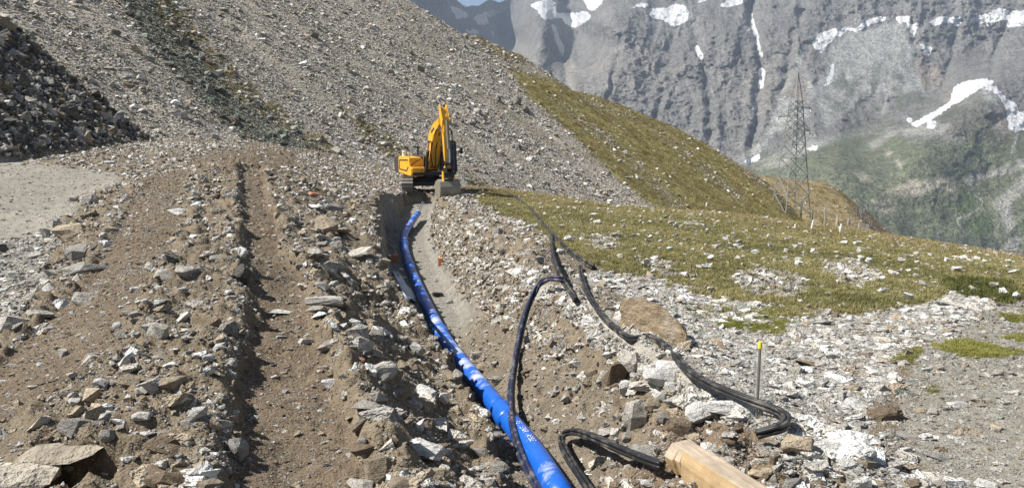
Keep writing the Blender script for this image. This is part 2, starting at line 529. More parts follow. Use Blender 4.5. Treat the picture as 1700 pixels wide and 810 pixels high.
def m_rock(name, inst):
    t = NT(name)
    if inst:
        at = t.n('ShaderNodeAttribute', attribute_name='tone', attribute_type='INSTANCER')
        col = at.outputs['Color']; sc = 1.0
    else:
        col = t.n('ShaderNodeObjectInfo').outputs['Color']
    g = t.n('ShaderNodeTexCoord').outputs['Object']
    info = t.n('ShaderNodeObjectInfo')
    add = t.n('ShaderNodeVectorMath', operation='ADD')
    sm = t.n('ShaderNodeVectorMath', operation='SCALE'); sm.inputs['Scale'].default_value = 37.0
    cx = t.n('ShaderNodeCombineXYZ'); t.l(info.outputs['Random'], cx.inputs[0]); t.l(info.outputs['Random'], cx.inputs[1])
    t.l(cx.outputs[0], sm.inputs[0]); t.l(g, add.inputs[0]); t.l(sm.outputs[0], add.inputs[1])
    v = add.outputs[0]
    n1 = t.noise(2.0, 3 if inst else 6, 0.65, v); n2 = t.noise(9.0, 2 if inst else 4, 0.6, v)
    # bedding streaks
    mp = t.n('ShaderNodeMapping'); mp.inputs['Scale'].default_value = (1.0, 1.0, 9.0); mp.inputs['Rotation'].default_value = (0.3, 0.2, 0)
    t.l(v, mp.inputs['Vector'])
    n3 = t.noise(1.6, 5, 0.6, mp.outputs[0])
    c = t.mul(col, t.ramp(n1, 0.3, 0.7, 0.72, 1.22))
    c = t.mul(c, t.ramp(n3, 0.35, 0.65, 0.8, 1.12))
    c = t.mix(t.ramp(n2, 0.62, 0.74, 0, 0.55), c, (0.16, 0.13, 0.10, 1))
    b = t.bump(n1, 0.7, 0.25)
    if not inst:
        b = t.bump(n3, 0.5, 0.12, b)
        b = t.bump(n2, 0.6, 0.08, b)
    return t.done(c, b, 0.88, 0, 0.25)
m_rock('rock_mat', False)
m_rock('rubble_mat', True)

def m_plain(name, col, rough=0.6, metal=0.0, spec=0.4, dirt=None, dscale=4.0, damt=(0.55, 0.7), bmp=0.0, bscale=30.0):
    t = NT(name)
    p = t.objco()
    c = t.mix(t.ramp(t.noise(dscale * 2.3, 4, 0.6, p), 0.3, 0.7, 0, 1), tuple(v * 0.9 for v in col[:3]) + (1,), tuple(min(1, v * 1.1) for v in col[:3]) + (1,))
    if dirt:
        c = t.mix(t.ramp(t.noise(dscale, 7, 0.65, p), damt[0], damt[1], 0, 0.85), c, dirt + (1,))
    b = t.bump(t.noise(bscale, 4, 0.6, p), 0.4, bmp) if bmp else None
    return t.done(c, b, rough, metal, spec)
DUST = (0.33, 0.29, 0.22)
m_plain('yellow_paint', (0.80, 0.40, 0.012), 0.42, 0, 0.5, (0.40, 0.30, 0.14), 3.0, (0.45, 0.72))
m_plain('dark_steel', (0.035, 0.035, 0.036), 0.5, 0.3, 0.5, DUST, 3.0, (0.6, 0.85))
m_plain('track_steel', (0.22, 0.205, 0.185), 0.6, 0.4, 0.5, DUST, 4.0, (0.45, 0.7))
m_plain('bucket_steel', (0.24, 0.22, 0.18), 0.55, 0.3, 0.5, DUST, 3.0, (0.4, 0.7))
m_plain('chrome', (0.55, 0.55, 0.56), 0.25, 1.0, 0.5)
m_plain('cab_glass', (0.02, 0.025, 0.03), 0.08, 0, 0.8)
m_plain('graphite', (0.06, 0.05, 0.045), 0.5)
m_plain('galvanised', (0.32, 0.325, 0.32), 0.5, 0.35, 0.5, (0.22, 0.2, 0.18), 0.7, (0.55, 0.8))
m_plain('porcelain', (0.75, 0.74, 0.7), 0.3)
m_plain('black_plastic', (0.014, 0.014, 0.015), 0.52, 0, 0.35, (0.19, 0.17, 0.14), 6.0, (0.48, 0.75), 0.002, 60.0)
m_plain('cable_blue', (0.014, 0.018, 0.045), 0.5, 0, 0.4, (0.2, 0.19, 0.17), 7.0, (0.5, 0.72), 0.002, 60.0)
m_plain('white_paint', (0.72, 0.72, 0.68), 0.5, 0, 0.4, DUST, 20.0, (0.6, 0.8))
m_plain('grey_stick', (0.30, 0.28, 0.25), 0.7)
m_plain('wood_stake', (0.33, 0.25, 0.15), 0.8)
m_plain('yellow_cap', (0.75, 0.62, 0.03), 0.5)
m_plain('steel_bar', (0.27, 0.26, 0.25), 0.45, 0.6, 0.5, (0.3, 0.24, 0.18), 5.0, (0.5, 0.75))
m_plain('brick_clay', (0.55, 0.24, 0.12), 0.85, 0, 0.2, DUST, 8.0, (0.55, 0.75), 0.01)
m_plain('sheet_plastic', (0.42, 0.46, 0.52), 0.3, 0, 0.5, DUST, 4.0, (0.5, 0.7))  # white sheet; the bluish grey of trench shade is put into its base colour
m_plain('twine', (0.55, 0.52, 0.45), 0.8)
m_plain('peat', (0.035, 0.022, 0.014), 0.95, 0, 0.1)

def m_pipe():
    t = NT('blue_pipe_paint')
    p = t.pos()
    n = t.noise(2.1, 8, 0.68, p); n2 = t.noise(22, 5, 0.7, p)
    geo = t.n('ShaderNodeNewGeometry'); sep = t.n('ShaderNodeSeparateXYZ'); t.l(geo.outputs['Normal'], sep.inputs[0])
    up = t.ramp(sep.outputs['Z'], -0.2, 0.9, -0.09, 0.05)
    a = t.n('ShaderNodeMath', operation='ADD'); t.l(n, a.inputs[0]); t.l(up, a.inputs[1])
    b = t.n('ShaderNodeMath', operation='MULTIPLY_ADD'); t.l(n2, b.inputs[0]); b.inputs[1].default_value = 0.16; t.l(a.outputs[0], b.inputs[2])
    sp = t.n('ShaderNodeSeparateXYZ'); t.l(p, sp.inputs[0])
    m1 = t.ramp(sp.outputs['Y'], 9.6, 11.0, 0, 0.13); m2 = t.ramp(sp.outputs['Y'], 14.5, 17.5, 0, -0.07)
    e = t.n('ShaderNodeMath', operation='ADD'); t.l(m1, e.inputs[0]); t.l(m2, e.inputs[1])
    e2 = t.n('ShaderNodeMath', operation='ADD'); t.l(e.outputs[0], e2.inputs[0]); t.l(b.outputs[0], e2.inputs[1])
    f = t.ramp(e2.outputs[0], 0.70, 0.84, 0, 0.8)
    c = t.mix(t.ramp(n2, 0.3, 0.7, 0, 1), (0.005, 0.080, 0.40, 1), (0.010, 0.115, 0.50, 1))
    c = t.mix(f, c, (0.46, 0.47, 0.48, 1))
    return t.done(c, t.bump(n2, 0.25, 0.004), t.ramp(f, 0, 1, 0.36, 0.85), 0, 0.5)
m_pipe()

def m_wood():
    t = NT('sawn_wood')
    p = t.objco()
    mp = t.n('ShaderNodeMapping'); mp.inputs['Scale'].default_value = (1.2, 16, 16); t.l(p, mp.inputs['Vector'])
    n = t.noise(2.0, 6, 0.65, mp.outputs[0]); n2 = t.noise(5, 5, 0.6, p)
    at = t.n('ShaderNodeAttribute', attribute_name='fresh')
    fresh = t.mix(t.ramp(n, 0.3, 0.7, 0, 1), (0.29, 0.195, 0.10, 1), (0.43, 0.315, 0.175, 1))
    grey = t.mix(t.ramp(n, 0.3, 0.7, 0, 1), (0.24, 0.19, 0.14, 1), (0.44, 0.36, 0.27, 1))
    c = t.mix(at.outputs['Fac'], grey, fresh)
    c = t.mul(c, t.ramp(n2, 0.3, 0.7, 0.8, 1.15))
    return t.done(c, t.bump(n, 0.5, 0.012), 0.8, 0, 0.2)
m_wood()

def m_leaf(name, inst=True):
    t = NT(name)
    at = t.n('ShaderNodeAttribute', attribute_name='tone', attribute_type='INSTANCER' if inst else 'GEOMETRY')
    t.done(at.outputs['Color'], None, 0.7, 0, 0.2)
    tr = t.n('ShaderNodeBsdfTranslucent'); t.l(at.outputs['Color'], tr.inputs['Color'])
    mx = t.n('ShaderNodeMixShader'); mx.inputs[0].default_value = 0.3
    t.l(t.b.outputs[0], mx.inputs[1]); t.l(tr.outputs[0], mx.inputs[2]); t.l(mx.outputs[0], t.o.inputs['Surface'])
m_leaf('grass_mat')

def m_mountain():
    t = NT('mountain_mat')
    p = t.pos()
    at = t.n('ShaderNodeAttribute', attribute_name='zone')
    sn = t.n('ShaderNodeAttribute', attribute_name='snow')
    mp = t.n('ShaderNodeMapping'); mp.inputs['Scale'].default_value = (1, 1, 0.5); t.l(p, mp.inputs['Vector'])
    n1 = t.noise(0.012, 6, 0.75, mp.outputs[0]); n2 = t.noise(0.045, 4, 0.75, p)
    c = t.mul(at.outputs['Color'], t.ramp(n1, 0.32, 0.7, 0.7, 1.35))
    c = t.mul(c, t.ramp(n2, 0.3, 0.7, 0.66, 1.28))
    n3 = t.noise(0.13, 2, 0.6, p)
    c = t.mul(c, t.ramp(n3, 0.32, 0.68, 0.62, 1.36))
    a = t.n('ShaderNodeMath', operation='ADD'); t.l(sn.outputs['Fac'], a.inputs[0]); t.l(t.ramp(n2, 0.2, 0.8, -0.08, 0.20), a.inputs[1])
    sf = t.ramp(a.outputs[0], 0.42, 0.55, 0, 1)
    sc_ = t.mix(t.ramp(n1, 0.42, 0.66, 0, 1), (0.92, 0.93, 0.94, 1), (0.68, 0.67, 0.66, 1))
    c = t.mix(sf, c, sc_)
    b = t.bump(n1, 1.0, 60.0)
    b = t.bump(n2, 0.9, 22.0, b)
    return t.done(c, b, 0.95, 0, 0.1)
m_mountain()

# ------------------------------------------------------------------ object helpers
def tag(o, label=None, cat=None, group=None, kind=None):
    if label: o['label'] = label
    if cat: o['category'] = cat
    if group: o['group'] = group
    if kind: o['kind'] = kind
    return o

def link(name, me, mat=None, parent=None):
    o = bpy.data.objects.new(name, me)
    COL.objects.link(o)
    if mat and not me.materials: me.materials.append(MATS[mat])
    if parent: o.parent = parent
    return o

def empty(name, loc, rz=0.0):
    o = bpy.data.objects.new(name, None)
    o.empty_display_size = 0.2
    o.location = loc; o.rotation_euler = (0, 0, rz)
    COL.objects.link(o)
    return o

def mesh_np(name, verts, quads, smooth_=True):
    me = bpy.data.meshes.new(name)
    me.vertices.add(len(verts)); me.vertices.foreach_set('co', np.asarray(verts, np.float32).ravel())
    n = len(quads)
    me.loops.add(n * 4); me.loops.foreach_set('vertex_index', np.asarray(quads, np.int32).ravel())
    me.polygons.add(n); me.polygons.foreach_set('loop_start', np.arange(0, n * 4, 4, dtype=np.int32)); me.polygons.foreach_set('loop_total', np.full(n, 4, np.int32))
    me.polygons.foreach_set('use_smooth', np.full(n, smooth_))
    me.update(calc_edges=True)
    return me

def put_color(me, name, rgb):
    a = me.attributes.new(name, 'FLOAT_COLOR', 'POINT')
    v = np.ones((len(rgb), 4), np.float32); v[:, :3] = rgb
    a.data.foreach_set('color', v.ravel())
def put_float(me, name, f):
    a = me.attributes.new(name, 'FLOAT', 'POINT'); a.data.foreach_set('value', np.asarray(f, np.float32).ravel())

class MB:
    """collects shapes into one mesh"""
    def __init__(self): self.bm = bmesh.new()
    def box(self, c, s, rot=None, bevel=0.0):
        m = Matrix.Translation(c)
        if rot is not None: m = m @ (rot.to_matrix().to_4x4() if isinstance(rot, (Euler, Quaternion)) else rot)
        m = m @ Matrix.Diagonal((s[0], s[1], s[2], 1))
        r = bmesh.ops.create_cube(self.bm, size=1.0, matrix=m)
        if bevel:
            es = list({e for v in r['verts'] for e in v.link_edges})
            bmesh.ops.bevel(self.bm, geom=es, offset=bevel, segments=2, affect='EDGES', profile=0.5)
        return self
    def bar(self, a, b, w, h=None):
        a, b = Vector(a), Vector(b)
        d = b - a
        q = d.to_track_quat('X', 'Z')
        return self.box((a + b) / 2, (d.length, w, h or w), q)
    def cyl(self, a, b, r1, r2=None, seg=12, caps=True):
        a, b = Vector(a), Vector(b)
        d = b - a
        m = Matrix.Translation((a + b) / 2) @ d.to_track_quat('Z', 'Y').to_matrix().to_4x4()
        bmesh.ops.create_cone(self.bm, cap_ends=caps, segments=seg, radius1=r1, radius2=r1 if r2 is None else r2, depth=d.length, matrix=m)
        return self
    def prism(self, prof, x0, x1, axis='X', bevel=0.0):
        """extrude a (y, z) outline between x0 and x1"""
        vs0 = [self.bm.verts.new((x0, y, z)) for y, z in prof]
        vs1 = [self.bm.verts.new((x1, y, z)) for y, z in prof]
        n = len(prof)
        self.bm.faces.new(vs0[::-1]); self.bm.faces.new(vs1)
        for i in range(n):
            self.bm.faces.new((vs0[i], vs0[(i + 1) % n], vs1[(i + 1) % n], vs1[i]))
        if bevel:
            es = list({e for v in vs0 + vs1 for e in v.link_edges})
            bmesh.ops.bevel(self.bm, geom=es, offset=bevel, segments=2, affect='EDGES')
        return self
    def tube(self, pts, r, seg=10, caps=True, jitter=0.0):
        pts = [Vector(p) for p in pts]
        rings = []
        up = Vector((0, 0, 1))
        side = None
        for i, p in enumerate(pts):
            d = (pts[min(i + 1, len(pts) - 1)] - pts[max(i - 1, 0)]).normalized()
            s = d.cross(up) if side is None else side - d * side.dot(d)
            if s.length < 1e-4: s = d.cross(Vector((1, 0, 0)))
            s.normalize(); side = s
            t = s.cross(d)
            rr = r[i] if hasattr(r, '__len__') else r
            rings.append([self.bm.verts.new(p + (s * math.cos(a) + t * math.sin(a)) * rr) for a in [2 * math.pi * k / seg for k in range(seg)]])
        for i in range(len(rings) - 1):
            for k in range(seg):
                f = self.bm.faces.new((rings[i][k], rings[i][(k + 1) % seg], rings[i + 1][(k + 1) % seg], rings[i + 1][k])); f.smooth = True
        if caps:
            self.bm.faces.new(rings[0]); self.bm.faces.new(rings[-1][::-1])
        return self
    def rot_z(self, a, about=(0, 0, 0)):
        bmesh.ops.rotate(self.bm, verts=self.bm.verts, cent=about, matrix=Matrix.Rotation(a, 3, 'Z'))
        return self
    def build(self, name, mat, parent=None, smooth_=None):
        bmesh.ops.recalc_face_normals(self.bm, faces=self.bm.faces)
        me = bpy.data.meshes.new(name)
        self.bm.to_mesh(me); self.bm.free()
        if smooth_ is not None:
            for f in me.polygons: f.use_smooth = smooth_
        return link(name, me, mat, parent)

# ------------------------------------------------------------------ zones on the ground (base colours and what lies there)
n_a = fbm(GX * 0.9, GY * 0.9, 4); n_b = fbm(GX * 0.9 + 40, GY * 0.9 + 7, 4); n_c = fbm(GX * 0.25 + 3, GY * 0.25, 4)
jit = np.clip(26 * 10 / np.clip(RRR, 4, 200), 3, 30)
QX, QY = PX + n_a * jit * 1.6, PY + n_b * jit
def zone(polys, soft=3):
    return look(mask(polys, soft), QX, QY)
is_g = KIND == 0
Z = {}
Z['lane'] = np.maximum(LANE, zone([[(-40,760),(-40,640),(0,600),(60,560),(100,560),(60,640),(20,720)], [(240,300),(300,285),(290,330),(275,400),(235,440),(190,470),(205,390)],
                                   [(300,275),(420,240),(500,250),(480,275),(400,290)]]) * 0.8) * is_g
Z['yard'] = zone([[(-600,255),(0,262),(190,285),(205,300),(150,322),(110,360),(60,420),(40,470),(-600,560)]]) * is_g
Z['yardstone'] = zone([[(-600,560),(-600,440),(0,405),(90,385),(80,440),(60,490),(0,545),(-100,600)]]) * is_g
Z['grass'] = zone([[(772,310),(800,300),(1000,325),(1300,340),(1750,420),(2300,520),(2300,640),(1800,500),(1640,496),(1590,482),(1540,508),(1420,536),(1300,540),(1180,512),(1050,478),(985,446),(925,412),(880,378),(800,342)]], 9) * is_g
stony = zone([[(1205,450),(1260,440),(1330,455),(1345,480),(1290,495),(1230,478)], [(1350,425),(1420,430),(1470,460),(1420,480),(1380,455)],
              [(960,395),(1010,385),(1040,405),(1000,420)], [(1060,430),(1120,440),(1180,465),(1100,462)], [(1120,370),(1160,368),(1165,378),(1125,380)]], 9)
stony = smooth(0.3, 0.7, stony * 1.1 + 0.75 * fbm(GX * 1.5 + 8, GY * 0.6, 4) - 0.05) * (RRR < 60) * (stony > 0.02)
Z['grass'] *= np.clip(1 - 0.6 * stony, 0, 1) * smooth(-0.55, -0.2, n_c + 0.5 * n_a + 0.2)
gedge = smooth(40, -10, QY - np.interp(QX, [800, 925, 985, 1050, 1180, 1300, 1420, 1540, 1640], [335, 395, 425, 440, 470, 500, 500, 490, 490]) + 25 * fbm(GX * 2.2, GY * 2.2, 3))
Z['grass'] = smooth(0.35, 0.65, Z['grass'] * (0.15 + 0.85 * gedge) + 0.22 * fbm(GX * 3, GY * 3, 3))
Z['path'] = zone([[(1650,497),(1600,545),(1490,600),(1440,680),(1460,740),(1580,815),(1760,960),(1330,960),(1330,760),(1240,705),(1165,620),(1140,570),(1040,480),(960,462),(975,445),(1060,455),(1180,485),(1300,518),(1420,526),(1540,500),(1590,484)]]) * is_g * (1 - Z['grass'])
Z['fine'] = zone([[(1650,505),(1760,500),(2300,640),(2300,1200),(1760,960),(1600,815),(1500,740),(1480,660),(1540,585)]]) * is_g * (1 - Z['grass'])
Z['moss'] = zone([[(1140,510),(1200,508),(1230,525),(1160,530)], [(1180,535),(1260,515),(1330,520),(1310,560),(1270,550),(1200,550)], [(1480,600),(1540,585),(1530,600),(1490,612)],
                  [(1560,575),(1700,520),(1760,540),(1700,590),(1600,600)], [(1490,665),(1550,640),(1560,660)]], 2) * is_g * smooth(-0.1, 0.25, n_a + n_b * 0.6)
Z['bank'] = zone([[(715,335),(800,385),(880,470),(905,530),(960,610),(1000,690),(1040,770),(1110,900),(880,900),(880,740),(820,650),(740,560),(715,500),(702,400)]]) * is_g
Z['crest'] = zone([[(820,425),(900,452),(960,478),(1040,540),(1110,590),(1250,675),(1330,705),(1440,730),(1460,770),(1350,765),(1240,712),(1150,690),(1080,640),(1000,575),(930,515),(880,480)]]) * is_g
Z['brown'] = zone([[(1080,700),(1150,690),(1240,720),(1350,770),(1440,800),(1440,900),(980,900),(1050,770)]]) * is_g
Z['floor'] = TREN * smooth(1.1, 0.8, np.abs(TDIST + 0.2)) * is_g

hill = KIND == 1
hx, hy = PX + n_a * 7, PY + n_b * 7
def hz_(polys, soft=3):
    return look(mask(polys, soft), hx, hy) * hill
Z['darkgravel'] = hz_([[(170,-40),(250,-40),(330,80),(380,150),(470,215),(560,262),(650,302),(610,312),(480,272),(430,240),(370,205),(300,130),(240,60)]], 10)
Z['olive'] = np.clip(hz_([[(225,-40),(300,20),(350,70),(400,130),(470,185),(520,222),(600,280),(560,262),(470,215),(400,165),(340,110),(280,60)],
                  [(560,172),(640,220),(690,262),(720,290),(690,300),(650,262),(600,225)], [(10,40),(70,90),(130,130),(140,150),(180,190),(250,245),(235,252),(150,185),(100,140)],
                  [(765,52),(800,52),(860,80),(900,104),(850,104),(800,84)], [(590,190),(690,260),(670,262)], [(760,285),(820,310),(770,310)]]) * smooth(-0.35, 0.15, n_a + n_b) * 1.1, 0, 1)
Z['green'] = hz_([[(838,108),(900,130),(960,146),(1110,196),(1230,262),(1300,300),(1360,380),(1100,350),(1065,330),(1000,272),(950,222),(880,165)]], 5)
stripe = hz_([[(905,150),(980,200),(1100,300),(1150,345),(1120,345),(1040,275),(960,205)], [(1040,180),(1130,240),(1240,330),(1220,335),(1120,250)], [(1160,225),(1235,262),(1300,320),(1260,310)],
              [(940,160),(1010,170),(1060,200),(990,182)]], 3)
Z['green'] = Z['green'] * np.clip(1 - 0.5 * stripe * smooth(0.0, 0.4, n_a), 0, 1)
Z['mound'] = (KIND == 2) * 1.0
Z['spur'] = (KIND == 3) * 1.0
Z['scree'] = hill * np.clip(1 - Z['darkgravel'] - Z['olive'] - Z['green'], 0, 1)

C = np.zeros(GX.shape + (3,)); C[:] = (0.172, 0.136, 0.091)
C *= (1 + 0.35 * n_c + 0.25 * n_b)[..., None]
def paint(w, col, var=0.15):
    global C
    w = np.clip(w, 0, 1)[..., None]
    c = np.array(col) * (1 + var * (n_c * 0.7 + n_a))[..., None]
    C = C * (1 - w) + c * w
paint(Z['bank'] * 0.85, (0.178, 0.140, 0.092))
paint(Z['lane'], (0.145, 0.110, 0.074))
paint(Z['yard'], (0.265, 0.245, 0.205), 0.25)
paint(Z['yardstone'], (0.25, 0.235, 0.205))
paint(Z['path'], (0.34, 0.325, 0.29))
paint(Z['fine'], (0.235, 0.220, 0.180))
paint(Z['grass'], (0.175, 0.155, 0.075), 0.3)
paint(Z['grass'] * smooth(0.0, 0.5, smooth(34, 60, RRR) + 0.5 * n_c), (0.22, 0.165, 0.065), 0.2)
paint(Z['moss'], (0.16, 0.165, 0.04), 0.3)
Z['peat'] = zone([[(1594,492),(1660,496),(1675,512),(1640,510),(1600,501)]], 1) * is_g
paint(Z['peat'], (0.045, 0.030, 0.018), 0.2)
paint(Z['crest'] * 0.75, (0.40, 0.375, 0.33))
paint(Z['brown'] * 0.9, (0.150, 0.105, 0.068))
paint(Z['floor'] * 0.9, (0.165, 0.135, 0.098))
paint(Z['floor'] * 0.9 * smooth(13.5, 16, GY), (0.225, 0.212, 0.18))
ca, cb = GX * 0.47 + GY * 0.88, GX * 0.88 - GY * 0.47
STREAK = fbm(ca * 0.16, cb * 0.018, 4) + 0.5 * fbm(ca * 0.5 + 7, cb * 0.06, 3)
paint(Z['scree'], (0.33, 0.295, 0.245), 0.2)
paint(Z['scree'] * smooth(0.05, 0.5, STREAK), (0.22, 0.19, 0.14), 0.2)
paint(Z['scree'] * smooth(0.28, 0.6, STREAK + 0.2 * n_a) * 0.8, (0.20, 0.175, 0.095), 0.2)
paint(Z['darkgravel'], (0.185, 0.185, 0.14), 0.12)
paint(Z['olive'], (0.215, 0.185, 0.075), 0.25)
paint(Z['green'], (0.23, 0.20, 0.075), 0.3)
paint(Z['green'] * smooth(0.1, 0.5, n_c) , (0.26, 0.205, 0.085), 0.2)
paint(Z['mound'], (0.075, 0.070, 0.062), 0.2)  # shaded face of the left spur: its shade is painted into the base colour
paint(Z['spur'], (0.23, 0.18, 0.085), 0.3)
paint(Z['spur'] * smooth(0.1, 0.4, n_b + n_c * 0.4) * 0.6, (0.25, 0.225, 0.18), 0.2)
paint(smooth(1395, 1440, PX + 6 * n_a) * (PY > 296) * (RRR > 200) * (KIND == 3) * 0.8, (0.19, 0.16, 0.13), 0.2)
C = np.clip(C, 0.01, 0.8)
GRIT = np.clip(0.5 + 0.4 * Z['path'] + 0.4 * Z['fine'] + 0.3 * Z['bank'] + 0.4 * Z['crest'] + .2 * Z['yardstone'] - 0.9 * Z['grass'] - 0.3 * Z['lane'] - 0.3 * Z['floor'] - 0.5 * Z['green'] - 0.3 * Z['olive'] - .3 * Z['yard'], 0, 1)

# ------------------------------------------------------------------ ground and slope sheets
idx = np.arange(GX.size).reshape(GX.shape)
quads = np.stack([idx[:-1, :-1], idx[1:, :-1], idx[1:, 1:], idx[:-1, 1:]], -1)
kq = np.maximum(np.maximum(KIND[:-1, :-1], KIND[1:, :-1]), np.maximum(KIND[1:, 1:], KIND[:-1, 1:]))
def sheet(name, sel, mat):
    q = quads[sel]
    used = np.unique(q)
    remap = np.full(GX.size, -1, np.int64); remap[used] = np.arange(len(used))
    v = np.stack([GX.ravel()[used], GY.ravel()[used], GZ.ravel()[used]], 1)
    me = mesh_np(name, v, remap[q])
    put_color(me, 'zone', C.reshape(-1, 3)[used]); put_float(me, 'grit', GRIT.ravel()[used])
    return tag(link(name, me, mat), kind='structure')
sheet('ground', kq == 0, 'ground_mat')
sheet('hillside', kq > 0, 'slope_mat')

# ------------------------------------------------------------------ mountains across the valley
def mountain():
    pxs = np.concatenate([np.arange(480, 640, 8.0), np.arange(640, 1760, 2.1), np.arange(1760, 2300, 9.0)])
    sky = np.interp(pxs, [480, 700, 745, 757, 768, 776, 783, 794, 803, 811, 820, 829, 838, 848, 870, 920, 2300],
                    [-160, -60, -14, 0, 8, 12, 9.5, 10.5, 5, 0, 1.5, 5, 1.5, -6, -30, -100, -160])
    rows = np.concatenate([np.linspace(0, 0.2, 50, endpoint=False), np.linspace(0.2, 1, 300)])
    px = np.repeat(pxs[:, None], len(rows), 1)
    py = sky[:, None] + (500 - sky[:, None]) * rows[None]
    # distance control points (metres)
    cp = np.array([
     (480,60,4700),(480,-160,5400),(480,300,3600),(480,500,3000),
     (700,20,5000),(700,100,4700),(700,-60,5200),(745,30,5500),(800,55,6300),(850,75,7000),(790,5,6500),(850,20,7200),(770,70,5500),(820,90,5600),(870,45,6000),
     (880,100,4600),(895,60,4950),(935,95,5150),(950,40,6200),(930,10,6300),(975,60,5600),(880,15,5900),(1000,-60,6400),(940,130,4300),(900,150,4200),
     (1000,40,4700),(1000,120,4150),(1000,200,3800),(1000,300,3300),(1100,20,4900),(1110,60,4550),(1100,130,4100),(1100,230,3600),
     (1240,20,4900),(1255,100,4250),(1250,200,3650),(1250,270,3250),(1200,60,4450),(1300,60,4450),(1300,150,3900),(1300,230,3400),
     (1380,40,4700),(1450,35,4750),(1450,120,4200),(1450,200,3700),(1420,235,3300),(1540,60,4600),(1560,150,4000),(1640,30,4800),(1640,100,4350),
     (1640,140,3500),(1600,180,3250),(1560,220,3050),(1660,200,3150),(1690,250,3000),(1520,240,2950),(1400,260,2900),
     (1330,280,2850),(1450,300,2700),(1560,300,2720),(1640,300,2850),(1700,320,2750),(1600,360,2620),(1500,370,2500),(1420,350,2480),(1660,420,2480),(1700,400,2550),(1560,430,2380),(1480,420,2350),
     (1200,300,3100),(1100,320,3200),(1600,500,2250),(1200,500,2500),(2300,-160,5200),(2300,100,4300),(2300,300,2900),(2300,500,2300),(1900,100,4300),(1900,300,2800),(1300,-160,5700),(1700,-160,5500),(1900,430,2450)], float)
    q = cp[:, :2] / 110.0
    K = np.sqrt(((q[:, None] - q[None]) ** 2).sum(-1) + 0.05)
    A = np.zeros((len(cp) + 1,) * 2); A[:-1, :-1] = K; A[:-1, -1] = 1; A[-1, :-1] = 1
    w = np.linalg.solve(A, np.r_[np.log(cp[:, 2]), 0])
    D = np.full(px.shape, w[-1])
    for k in range(len(cp)):
        D += w[k] * np.sqrt((px / 110 - q[k, 0]) ** 2 + (py / 110 - q[k, 1]) ** 2 + 0.05)
    D = np.exp(D)
    dx, dy, dz = ray(px, py)
    X, Zw = dx / dy * D, dz / dy * D
    # couloirs and gullies cut into the face
    gul = np.zeros(px.shape)
    for line, wd, dep in [([(1246,10),(1250,40),(1258,75),(1264,120),(1258,170),(1252,230),(1246,270)], 9, 130), ([(916,30),(922,60),(934,95),(944,140)], 8, 120),
                          ([(1150,40),(1158,80),(1166,105),(1175,150),(1180,240)], 8, 90), ([(1372,150),(1384,105)], 8, 60), ([(1030,60),(1020,120),(1010,160)], 7, 70),
                          ([(1515,40),(1520,80),(1524,150)], 7, 60), ([(1680,20),(1660,70),(1640,130)], 9, 80), ([(1100,140),(1090,200),(1085,240)], 7, 60), ([(1330,20),(1310,90),(1300,150)], 9, 80), ([(1590,40),(1575,110),(1560,160)], 9, 80)]:
        d, s, t = polydist(px + 9 * fbm(px / 30, py / 24, 4), py + 6 * fbm(px / 25 + 4, py / 25, 3), catmull(line, 3))
        wd = wd * 0.75
        gul += 0.5 * dep * np.exp(-(d / wd) ** 2) - dep * 0.12 * np.exp(-((d - wd * 2) / wd) ** 2)
    green = look(mask([[(480,600),(1180,330),(1270,262),(1340,250),(1400,225),(1460,215),(1520,232),(1600,232),(1625,200),(1660,220),(1700,215),(2300,150),(2300,600)]], 14), px, py)
    talus = look(mask([[(1350,150),(1385,70),(1420,52),(1500,36),(1520,90),(1530,150),(1490,160),(1450,150),(1400,190),(1370,215)], [(1300,150),(1330,90),(1350,150),(1340,200),(1290,220),(1250,262),(1200,290),(1270,230)],
                       [(1250,275),(1330,235),(1480,218),(1380,240),(1330,262)], [(1560,170),(1640,150),(1670,165),(1690,215),(1660,235),(1640,220),(1680,190)], [(940,100),(952,100),(962,160),(948,170)]], 5), px, py)
    amp = np.clip(1 - 0.75 * talus - 0.6 * green, 0.12, 1)
    Xg, Zg = X, Zw
    X, Zw = (px - 850) * 3.3 + 14 * fbm(px / 40, py / 40, 3), (200 - py) * 3.3
    X2, Z2 = X / 420.0, Zw / 640.0
    wob = fbm(X / 300, Zw / 300, 3) * 0.4
    rel = (ridged(X2 + wob, Z2 * 0.8 + wob, 5, 0.5) - 0.35) * 70 + (ridged((X + 0.35 * Zw) / 150 + 3 + wob, (Zw - 0.3 * X) / 260 + wob, 6, .7) - .3) * 60 + fbm(X / 90 + Zw / 210, Zw / 75 - X / 260, 6, 0.74) * 62
    strat = fbm(X / 500 + 9, (Zw + X * 0.25) / 60, 3) * 8
    D2 = D - (rel + strat) * amp * np.clip(D / 4300, 0.5, 1.3) + gul * amp
    t = D2 / dy
    v = np.stack([dx * t, dy * t, dz * t], -1)
    na, nb = fbm(px / 26, py / 22, 4), fbm(px / 60 + 8, py / 60, 4)
    jx, jy = px + 4 * na, py + 4 * nb
    c = np.zeros(px.shape + (3,)); c[:] = (0.240, 0.230, 0.213)
    c *= (1 + 0.25 * nb + 0.15 * na)[..., None]
    def pt(w, col, var=0.12):
        nonlocal c
        w = np.clip(w, 0, 1)[..., None]
        c = c * (1 - w) + np.array(col) * (1 + var * na)[..., None] * w
    def zz(polys, soft=3):
        return look(mask(polys, soft), jx, jy)
    pt(zz([[(830,60),(950,110),(1040,60),(1150,120),(1040,170),(960,150),(900,130)], [(1180,120),(1350,90),(1330,200),(1200,180)]], 20) * 0.7, (0.29, 0.27, 0.24))
    pt(talus * 0.95, (0.42, 0.42, 0.385))
    pt(green * 0.85 * smooth(-0.55, 0.1, na + 0.3), (0.165, 0.182, 0.105), 0.2)
